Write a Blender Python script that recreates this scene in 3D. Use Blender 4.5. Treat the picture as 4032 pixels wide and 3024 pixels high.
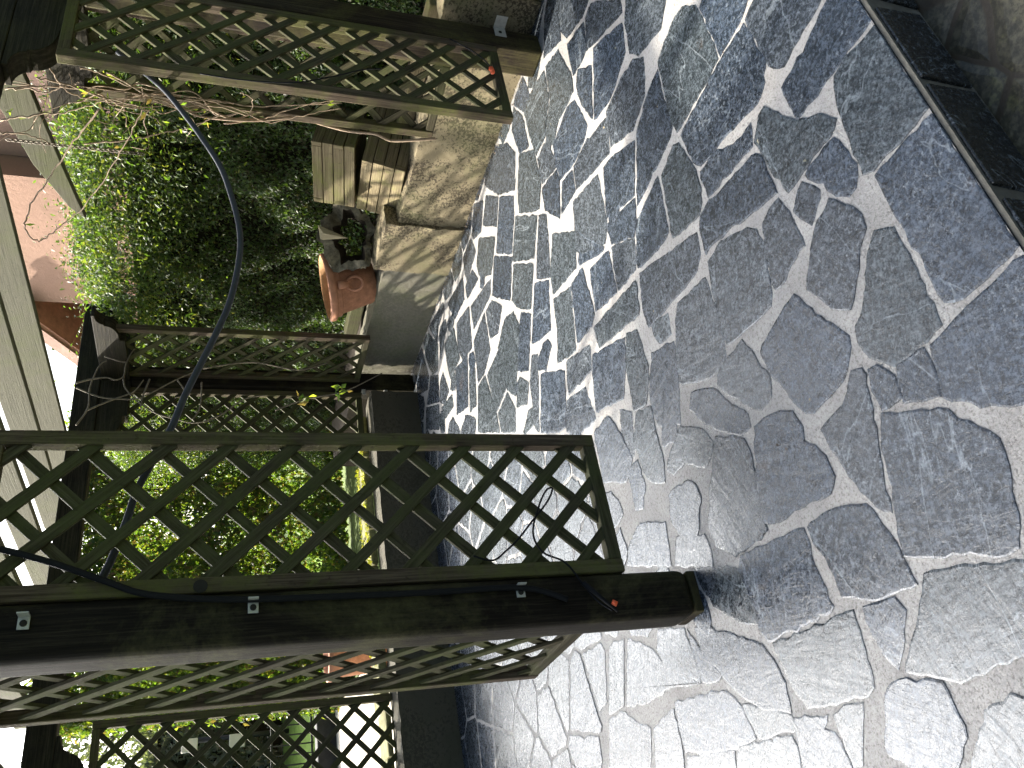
import bpy, bmesh, math, random
import numpy as np
from mathutils import Vector, Matrix, Euler
R=math.radians
rng=random.Random(7); NR=np.random.RandomState(5)
sc=bpy.context.scene
for o in list(bpy.data.objects): bpy.data.objects.remove(o)
col=sc.collection

# ------------------------------------------------------------------ camera, sky, sun, exposure
cd=bpy.data.cameras.new('camera'); cam=bpy.data.objects.new('camera',cd); col.objects.link(cam)
pi_,ro_,ya_=R(19.108),R(-1.661),R(55.505)
fw=Vector((math.cos(pi_)*math.cos(ya_),math.cos(pi_)*math.sin(ya_),-math.sin(pi_)))
rt=fw.cross(Vector((0,0,1))).normalized(); up=rt.cross(fw)
ix=-up; iy=-rt; c_,s_=math.cos(ro_),math.sin(ro_)
cx=c_*ix+s_*iy; cyv=-s_*ix+c_*iy
M=Matrix((cx,-cyv,-fw)).transposed().to_4x4(); M.translation=Vector((0,0,1.5))
cam.matrix_world=M
cd.sensor_width=36; cd.lens=29.44; cd.clip_start=.02; cd.clip_end=600
sc.camera=cam
GLOW=96.0; SUN_AZ=R(103.0); SUN_EL=R(31)
w=bpy.data.worlds.new('World'); sc.world=w; w.use_nodes=True
nt=w.node_tree; nt.nodes.clear()
sky=nt.nodes.new('ShaderNodeTexSky'); sky.sky_type='NISHITA'; sky.sun_disc=False
sky.sun_elevation=SUN_EL; sky.sun_rotation=R(90)-SUN_AZ
sky.air_density=1.2; sky.dust_density=4.0; sky.ozone_density=1.0
bg=nt.nodes.new('ShaderNodeBackground'); bg.inputs[1].default_value=.06
out=nt.nodes.new('ShaderNodeOutputWorld')
# thin bright cloud veil round the sun, over the clear sky
tcw=nt.nodes.new('ShaderNodeTexCoord'); dp=nt.nodes.new('ShaderNodeVectorMath'); dp.operation='DOT_PRODUCT'
dp.inputs[1].default_value=(math.cos(SUN_AZ)*math.cos(SUN_EL),math.sin(SUN_AZ)*math.cos(SUN_EL),math.sin(SUN_EL))
nt.links.new(tcw.outputs['Generated'],dp.inputs[0])
rw=nt.nodes.new('ShaderNodeValToRGB'); rw.color_ramp.elements[0].position=.45; rw.color_ramp.elements[0].color=(0,0,0,1)
rw.color_ramp.elements[1].position=1.0; rw.color_ramp.elements[1].color=(1,1,1,1); e_=rw.color_ramp.elements.new(.80); e_.color=(.13,.13,.13,1)
nt.links.new(dp.outputs['Value'],rw.inputs[0])
cw=nt.nodes.new('ShaderNodeMix'); cw.data_type='RGBA'; cw.blend_type='ADD'; cw.inputs[0].default_value=1
vm=nt.nodes.new('ShaderNodeMix'); vm.data_type='RGBA'; vm.blend_type='MULTIPLY'; vm.inputs[0].default_value=1
nt.links.new(rw.outputs[0],vm.inputs[6]); vm.inputs[7].default_value=(GLOW*.96,GLOW*.98,GLOW,1)
nt.links.new(sky.outputs[0],cw.inputs[6]); nt.links.new(vm.outputs[2],cw.inputs[7])
nt.links.new(cw.outputs[2],bg.inputs[0]); nt.links.new(bg.outputs[0],out.inputs[0])
sl=bpy.data.lights.new('sun','SUN'); sl.energy=5.0; sl.angle=R(.8); sl.color=(1,.93,.8)
so=bpy.data.objects.new('sun',sl); col.objects.link(so)
sd=Vector((math.cos(SUN_AZ)*math.cos(SUN_EL),math.sin(SUN_AZ)*math.cos(SUN_EL),math.sin(SUN_EL)))
so.rotation_euler=sd.to_track_quat('Z','Y').to_euler()
sc.view_settings.view_transform='Standard'; sc.view_settings.look='None'
sc.view_settings.exposure=1.85; sc.view_settings.gamma=1
sc.render.engine='CYCLES'; sc.cycles.max_bounces=6

# ------------------------------------------------------------------ helpers
def tag(o,label=None,cat=None,group=None,kind=None):
    if label: o['label']=label
    if cat: o['category']=cat
    if group: o['group']=group
    if kind: o['kind']=kind
    return o
def empty(name,loc=(0,0,0),label=None,cat=None,group=None):
    o=bpy.data.objects.new(name,None); col.objects.link(o); o.location=loc; o.empty_display_size=.1
    return tag(o,label,cat,group)
class MB:
    def __init__(s): s.v=[];s.f=[];s.uv=[]
    def quad(s,pts,uvs=None):
        b=len(s.v); s.v+= [tuple(p) for p in pts]; s.f.append(tuple(range(b,b+len(pts))))
        s.uv.append(uvs or [(p[0],p[1]) for p in pts])
    def bar(s,a,b,wd,dp,n=(0,0,1),tw=0):
        """box from a to b; wd across, dp along n"""
        a=Vector(a);b=Vector(b);d=(b-a);L=d.length;d/=L
        n=Vector(n); n=(n-d*n.dot(d))
        if n.length<1e-6: n=d.orthogonal()
        n.normalize(); t=d.cross(n)
        u0=rng.random()*20; v0=rng.random()*20
        P=lambda i,j,k:(a if i==0 else b)+t*(wd/2*(1 if j else -1))+n*(dp/2*(1 if k else -1))
        faces=[[(0,0,0),(1,0,0),(1,0,1),(0,0,1)],[(0,1,0),(0,1,1),(1,1,1),(1,1,0)],
               [(0,0,1),(1,0,1),(1,1,1),(0,1,1)],[(0,0,0),(0,1,0),(1,1,0),(1,0,0)],
               [(0,0,0),(0,0,1),(0,1,1),(0,1,0)],[(1,0,0),(1,1,0),(1,1,1),(1,0,1)]]
        base=len(s.v); idx={}
        for i in(0,1):
            for j in(0,1):
                for k in(0,1): idx[(i,j,k)]=len(s.v); s.v.append(tuple(P(i,j,k)))
        for q,f in enumerate(faces):
            s.f.append(tuple(idx[p] for p in f))
            if q<4: s.uv.append([(u0+p[0]*L, v0+q*.37+(p[1]*wd if q>1 else p[2]*dp)) for p in f])
            else: s.uv.append([(u0+p[1]*wd*.3, v0+p[2]*dp) for p in f])
    def box(s,lo,hi):
        lo=Vector(lo);hi=Vector(hi);dm=hi-lo;ax=max(range(3),key=lambda i:dm[i])
        mid=(lo+hi)/2; a=mid.copy();b=mid.copy();a[ax]=lo[ax];b[ax]=hi[ax]
        d=[0,0,0];d[ax]=1;n=[0,0,0];k=(ax+1)%3;n[k]=1
        s.bar(a,b,dm[(ax+2)%3],dm[k],n)
    def tube(s,pts,r,seg=6,cap=True):
        pts=[Vector(p) for p in pts]; n=len(pts); rad=r if callable(r) else (lambda t:r)
        base=len(s.v); prev=None;L=0
        for i,p in enumerate(pts):
            d=(pts[min(i+1,n-1)]-pts[max(i-1,0)]).normalized()
            if prev is None: x=d.orthogonal().normalized()
            else:
                x=prev-d*prev.dot(d); x=x.normalized() if x.length>1e-6 else d.orthogonal().normalized()
            prev=x;y=d.cross(x); rr=rad(i/(n-1))
            for k in range(seg):
                a=2*math.pi*k/seg; s.v.append(tuple(p+x*(rr*math.cos(a))+y*(rr*math.sin(a))))
        for i in range(n-1):
            for k in range(seg):
                k2=(k+1)%seg
                s.f.append((base+i*seg+k,base+i*seg+k2,base+(i+1)*seg+k2,base+(i+1)*seg+k))
                s.uv.append([(i*.05,k*.01),(i*.05,k*.01+.01),(i*.05+.05,k*.01+.01),(i*.05+.05,k*.01)])
        if cap:
            s.f.append(tuple(base+k for k in reversed(range(seg)))); s.uv.append([(0,0)]*seg)
            s.f.append(tuple(base+(n-1)*seg+k for k in range(seg))); s.uv.append([(0,0)]*seg)
    def lathe(s,prof,seg=40,M=Matrix()):
        base=len(s.v);n=len(prof)
        for r,z in prof:
            for k in range(seg):
                a=2*math.pi*k/seg; s.v.append(tuple(M@Vector((r*math.cos(a),r*math.sin(a),z))))
        for i in range(n-1):
            for k in range(seg):
                k2=(k+1)%seg
                s.f.append((base+i*seg+k,base+i*seg+k2,base+(i+1)*seg+k2,base+(i+1)*seg+k))
                s.uv.append([(k/seg,i/n),((k+1)/seg,i/n),((k+1)/seg,(i+1)/n),(k/seg,(i+1)/n)])
    def prism(s,outline,a,b):
        """outline: list of 3D pts; extruded from offset a to offset b (vectors)"""
        a=Vector(a);b=Vector(b);n=len(outline);base=len(s.v)
        for o_ in (a,b):
            for p in outline: s.v.append(tuple(Vector(p)+o_))
        s.f.append(tuple(base+i for i in range(n))); s.uv.append([(outline[i][0]+outline[i][1],outline[i][2]) for i in range(n)])
        s.f.append(tuple(base+n+i for i in reversed(range(n)))); s.uv.append([(outline[i][0]+outline[i][1],outline[i][2]) for i in reversed(range(n))])
        for i in range(n):
            j=(i+1)%n
            s.f.append((base+i,base+n+i,base+n+j,base+j)); s.uv.append([(i*.1,0),(i*.1,.05),(i*.1+.1,.05),(i*.1+.1,0)])
    def build(s,name,mat,parent=None,bevel=0,smooth=False):
        me=bpy.data.meshes.new(name); me.from_pydata(s.v,[],s.f)
        uvl=me.uv_layers.new(name='UVMap')
        flat=[c for f in s.uv for p in f for c in p]
        uvl.data.foreach_set('uv',flat)
        me.validate(); me.update()
        bm=bmesh.new(); bm.from_mesh(me); bmesh.ops.recalc_face_normals(bm,faces=bm.faces); bm.to_mesh(me); bm.free()
        if smooth: me.polygons.foreach_set('use_smooth',[True]*len(me.polygons))
        me.materials.append(mat)
        o=bpy.data.objects.new(name,me); col.objects.link(o)
        if parent is not None:
            o.parent=parent; o.matrix_parent_inverse=parent_inv(parent)
        if bevel:
            m=o.modifiers.new('bevel','BEVEL'); m.width=bevel; m.segments=2; m.limit_method='ANGLE'
        return o
def parent_inv(p):
    M_=Matrix.Identity(4); q=p
    chain=[]
    while q is not None:
        chain.append(q); q=q.parent
    for q in reversed(chain):
        M_=M_@(q.matrix_parent_inverse if q.parent else Matrix())@q.matrix_basis
    return M_.inverted()

# ------------------------------------------------------------------ materials
class G:
    """tiny node-graph writer"""
    def __init__(s,name):
        s.m=bpy.data.materials.new(name); s.m.use_nodes=True; s.t=s.m.node_tree; s.t.nodes.clear()
        s.o=s.t.nodes.new('ShaderNodeOutputMaterial'); s.b=s.t.nodes.new('ShaderNodeBsdfPrincipled')
        s.t.links.new(s.b.outputs[0],s.o.inputs[0])
    def n(s,ty,**k):
        x=s.t.nodes.new(ty)
        for a,b in k.items(): setattr(x,a,b)
        return x
    def l(s,a,b): s.t.links.new(a,b)
    def coord(s,kind='Object',scale=(1,1,1),rot=(0,0,0)):
        tc=s.n('ShaderNodeTexCoord'); mp=s.n('ShaderNodeMapping'); mp.inputs['Scale'].default_value=scale; mp.inputs['Rotation'].default_value=rot
        s.l(tc.outputs[kind],mp.inputs[0]); return mp.outputs[0]
    def noise(s,vec,scale,detail=6,rough=.6,dist=0):
        x=s.n('ShaderNodeTexNoise'); x.inputs['Scale'].default_value=scale; x.inputs['Detail'].default_value=detail
        x.inputs['Roughness'].default_value=rough; x.inputs['Distortion'].default_value=dist; s.l(vec,x.inputs['Vector']); return x.outputs[0]
    def vor(s,vec,scale,feature='F1'):
        x=s.n('ShaderNodeTexVoronoi',feature=feature); x.inputs['Scale'].default_value=scale; s.l(vec,x.inputs['Vector']); return x.outputs[0]
    def ramp(s,fac,stops,interp='LINEAR'):
        x=s.n('ShaderNodeValToRGB'); cr=x.color_ramp; cr.interpolation=interp
        while len(cr.elements)<len(stops): cr.elements.new(.5)
        for e,(p,c) in zip(cr.elements,stops):
            e.position=p; e.color=(c,c,c,1) if not isinstance(c,(tuple,list)) else (*c,1)
        s.l(fac,x.inputs[0]); return x.outputs[0]
    def mix(s,fac,a,b,mode='MIX'):
        x=s.n('ShaderNodeMix',data_type='RGBA',blend_type=mode)
        for i,v in ((0,fac),(6,a),(7,b)):
            if isinstance(v,(int,float)): x.inputs[i].default_value=v
            elif isinstance(v,tuple): x.inputs[i].default_value=(*v,1)
            else: s.l(v,x.inputs[i])
        return x.outputs[2]
    def math(s,op,a,b=0):
        x=s.n('ShaderNodeMath',operation=op)
        for i,v in enumerate((a,b)):
            if isinstance(v,(int,float)): x.inputs[i].default_value=v
            else: s.l(v,x.inputs[i])
        return x.outputs[0]
    def island(s): return s.n('ShaderNodeNewGeometry').outputs['Random Per Island']
    def bump(s,h,strength=.5,dist=.01,prev=None):
        x=s.n('ShaderNodeBump'); x.inputs['Strength'].default_value=strength; x.inputs['Distance'].default_value=dist
        s.l(h,x.inputs['Height'])
        if prev is not None: s.l(prev,x.inputs['Normal'])
        return x.outputs[0]
    def fin(s,colr=None,rough=None,nrm=None,spec=.5,metal=0):
        for k,v in (('Base Color',colr),('Roughness',rough),('Specular IOR Level',spec),('Metallic',metal)):
            if v is None: continue
            if isinstance(v,(int,float)): s.b.inputs[k].default_value=v
            elif isinstance(v,tuple): s.b.inputs[k].default_value=(*v,1)
            else: s.l(v,s.b.inputs[k])
        if nrm is not None: s.l(nrm,s.b.inputs['Normal'])
        return s.m

def mat_slate(name='slate',dark=(.006,.0080,.0112),light=(.088,.104,.127),coord='UV',extra=True,rgh=(.16,.4)):
    g=G(name); uv=g.coord(coord)
    at=g.n('ShaderNodeAttribute',attribute_name='slab').outputs['Fac'] if coord=='UV' else None
    st=g.coord(coord,(3.2,1,1)); st2=g.coord(coord,(1,.25,1))
    big=g.noise(uv,2.2,4,.6); mot=g.noise(uv,95,8,.75); mot2=g.noise(uv,28,8,.72,.4)
    fib=g.noise(g.coord(coord,(1,2.6,1)),60,8,.7,.8)
    m=g.math('MULTIPLY',mot2,.35); m=g.math('ADD',m,g.math('MULTIPLY',mot,.55)); m=g.math('ADD',m,g.math('MULTIPLY',fib,.1))
    c=g.ramp(m,[(.43,dark),(.52,tuple((a+b)/2.6 for a,b in zip(dark,light))),(.62,light)])
    if at is not None:
        hue=g.ramp(at,[(0,(.68,.76,.86)),(.2,(1.0,1.0,1.0)),(.45,(1.02,1.05,.98)),(.7,(.82,.92,1.05)),(.9,(1.3,1.28,1.22))],'CONSTANT')
        c=g.mix(1.0,c,hue,'MULTIPLY')
    # pale lime bloom specks and worn lighter clouds
    bl=g.ramp(g.noise(uv,62,8,.85),[(.53,0.0),(.62,.7)]); cl=g.ramp(big,[(.4,.15),(.7,1.0)])
    c=g.mix(g.math('MULTIPLY',bl,cl),c,(.34,.37,.40))
    rust=g.ramp(g.noise(uv,3.1,5,.7,.6),[(.66,0.0),(.78,.35)])
    c=g.mix(rust,c,(.16,.11,.07))
    # quartz hairlines
    vein=g.ramp(g.math('ABSOLUTE',g.math('SUBTRACT',g.noise(st2,1.7,5,.6,.8),.5)),[(0,.3),(.002,0.0)])
    c=g.mix(vein,c,(.36,.4,.43))
    h1=g.noise(g.coord(coord,(2.6,.7,1)),9,8,.62,1.2)
    h1=g.ramp(h1,[(0,0),(.38,.2),(.42,.42),(.5,.5),(.54,.72),(.7,.8),(1,1)])
    h2=g.noise(g.coord(coord,(1,3.2,1)),5,7,.6,1.1); b=g.bump(h1,.22,.006); b=g.bump(g.ramp(h2,[(0,0),(.40,.2),(.42,.45),(.5,.5),(.52,.7),(.6,.75),(.62,.95),(1,1)]),.25,.004,b); b=g.bump(fib,.10,.002,b); b=g.bump(mot,.32,.002,b)
    r=g.ramp(m,[(.44,rgh[0]),(.6,rgh[1])])
    return g.fin(c,r,b,.7)
def mat_mortar():
    g=G('mortar'); uv=g.coord('Object')
    n=g.noise(uv,5,6,.7); f=g.noise(uv,95,6,.85); s=g.vor(uv,170)
    c=g.ramp(n,[(.3,(.25,.235,.222)),(.5,(.34,.322,.305)),(.7,(.43,.41,.385))])
    c=g.mix(g.ramp(f,[(.40,.85),(.5,0.0)]),c,(.10,.09,.08)); c=g.mix(g.ramp(g.noise(uv,210,4,.7),[(.56,0.0),(.66,.7)]),c,(.48,.44,.38))
    c=g.mix(g.ramp(g.noise(uv,1.3,5,.7,.5),[(.5,0.0),(.75,.5)]),c,(.22,.225,.235))
    b=g.bump(f,.9,.005); b=g.bump(s,.5,.003,b); b=g.bump(n,.5,.01,b)
    return g.fin(c,.62,b,.4)
def mat_wood(name,base,hi,algae=(.09,.11,.025),alg=.5,rough=.75,dark=(.02,.016,.012),ascale=2.2,cover=.52):
    g=G(name); u=g.coord('UV',(1.3,38,1)); o=g.coord('Object')
    gr=g.noise(u,3,8,.68,.7); gr2=g.noise(g.coord('UV',(3,120,1)),2,6,.6)
    c=g.ramp(gr,[(.3,dark),(.5,base),(.72,hi)])
    a=g.noise(o,ascale,8,.72,.4); a=g.ramp(a,[(cover-.06,0.0),(cover+.1,alg)])
    a=g.math('MULTIPLY',a,g.ramp(g.noise(o,60,5,.7),[(.3,.4),(.6,1.0)]))
    c=g.mix(a,c,algae)
    c=g.mix(g.ramp(g.noise(o,35,8,.75),[(.58,0.0),(.68,.65)]),c,tuple(x*.35 for x in base))
    b=g.bump(gr,.55,.004); b=g.bump(gr2,.4,.0015,b)
    return g.fin(c,rough,b,.07)
def mat_render(name,base,stain,green,pit=1.0,sc_=1.0,gcover=.5):
    g=G(name); o=g.coord('Object')
    n=g.noise(o,2.4*sc_,8,.7,.3); f=g.noise(o,42*sc_,8,.75); v=g.noise(g.coord('Object',(1,1,1.25)),52*sc_,8,.75)
    c=g.ramp(n,[(.3,tuple(x*.75 for x in base)),(.6,base)])
    c=g.mix(g.ramp(g.math('MULTIPLY',v,g.ramp(n,[(.3,.8),(.6,1.25)])),[(.56,0.0),(.62,.9*pit)]),c,stain)
    c=g.mix(g.ramp(g.noise(o,3.3,8,.75,.5),[(gcover-.05,0.0),(gcover+.2,.6)]),c,green)
    b=g.bump(f,.8,.008); b=g.bump(v,.7,.006,b)
    return g.fin(c,.9,b,.25)
def mat_leaf(name,cols,trans=.35,rough=.42):
    g=G(name); r=g.island()
    n=len(cols); c=g.ramp(r,[(i/n,x) for i,x in enumerate(cols)],'CONSTANT')
    g.l(c,g.b.inputs['Base Color']); g.b.inputs['Roughness'].default_value=rough
    tr=g.n('ShaderNodeBsdfTranslucent'); g.l(g.mix(1.0,c,(1.5,1.6,.6),'MULTIPLY'),tr.inputs[0])
    mx=g.n('ShaderNodeMixShader'); mx.inputs[0].default_value=trans
    g.l(g.b.outputs[0],mx.inputs[1]); g.l(tr.outputs[0],mx.inputs[2]); g.l(mx.outputs[0],g.o.inputs[0])
    return g.m
def mat_plain(name,c,rough=.6,spec=.5,metal=0,var=.25,scale=30,bump=.2,coord='Object'):
    g=G(name); o=g.coord(coord); n=g.noise(o,scale,6,.7); big=g.noise(o,scale*.12,4,.6)
    cc=g.ramp(n,[(.3,tuple(x*(1-var) for x in c)),(.7,tuple(min(1,x*(1+var)) for x in c))])
    cc=g.mix(g.ramp(big,[(.4,0.0),(.7,.5)]),cc,tuple(x*(1-var) for x in c))
    return g.fin(cc,rough,g.bump(n,bump,.003),spec,metal)

SLATE=mat_slate()
SLATE_RISER=mat_slate('slate_riser',(.003,.004,.004),(.014,.016,.016),'Object',rgh=(.2,.35))
MORTAR=mat_mortar()
POST=mat_wood('stained_post',(.011,.0085,.006),(.032,.026,.017),(.075,.07,.03),.75,.6,(.003,.0026,.002),2.1,.53)
POST_END=mat_wood('stained_post_brown',(.022,.016,.011),(.06,.048,.026),(.07,.065,.022),.8,.65,(.007,.005,.004),2.4,.5)  # lighter, browner stain than on the near post
TREL=mat_wood('trellis_wood',(.048,.041,.025),(.10,.088,.055),(.058,.066,.022),.75,.72,(.014,.011,.006),3.0,.47)
TRELB=mat_wood('trellis_frame_wood',(.062,.046,.032),(.135,.103,.072),(.085,.09,.026),.8,.7,(.02,.013,.008),2.6,.5)
BEAM=mat_wood('dark_beam_wood',(.020,.017,.012),(.052,.044,.03),(.05,.05,.022),.4,.7,(.006,.005,.004),1.5,.5)
RAFT=mat_wood('rafter_wood',(.105,.10,.07),(.13,.124,.088),(.095,.105,.045),.8,.8,(.075,.07,.05),1.6,.55)
PLANT=mat_wood('planter_board_wood',(.15,.12,.07),(.27,.22,.13),(.15,.165,.04),.7,.75,(.07,.05,.03),4,.55)
WALL=mat_render('garden_wall_render',(.25,.205,.125),(.05,.038,.024),(.11,.12,.045),1.0,1.0,.52)
WALL2=mat_render('smooth_wall_render',(.17,.157,.12),(.08,.07,.05),(.13,.14,.065),.45,.7,.5)
WALLD=mat_render('back_wall_render',(.085,.075,.052),(.035,.03,.02),(.05,.052,.028),.7,.8,.5)

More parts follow.
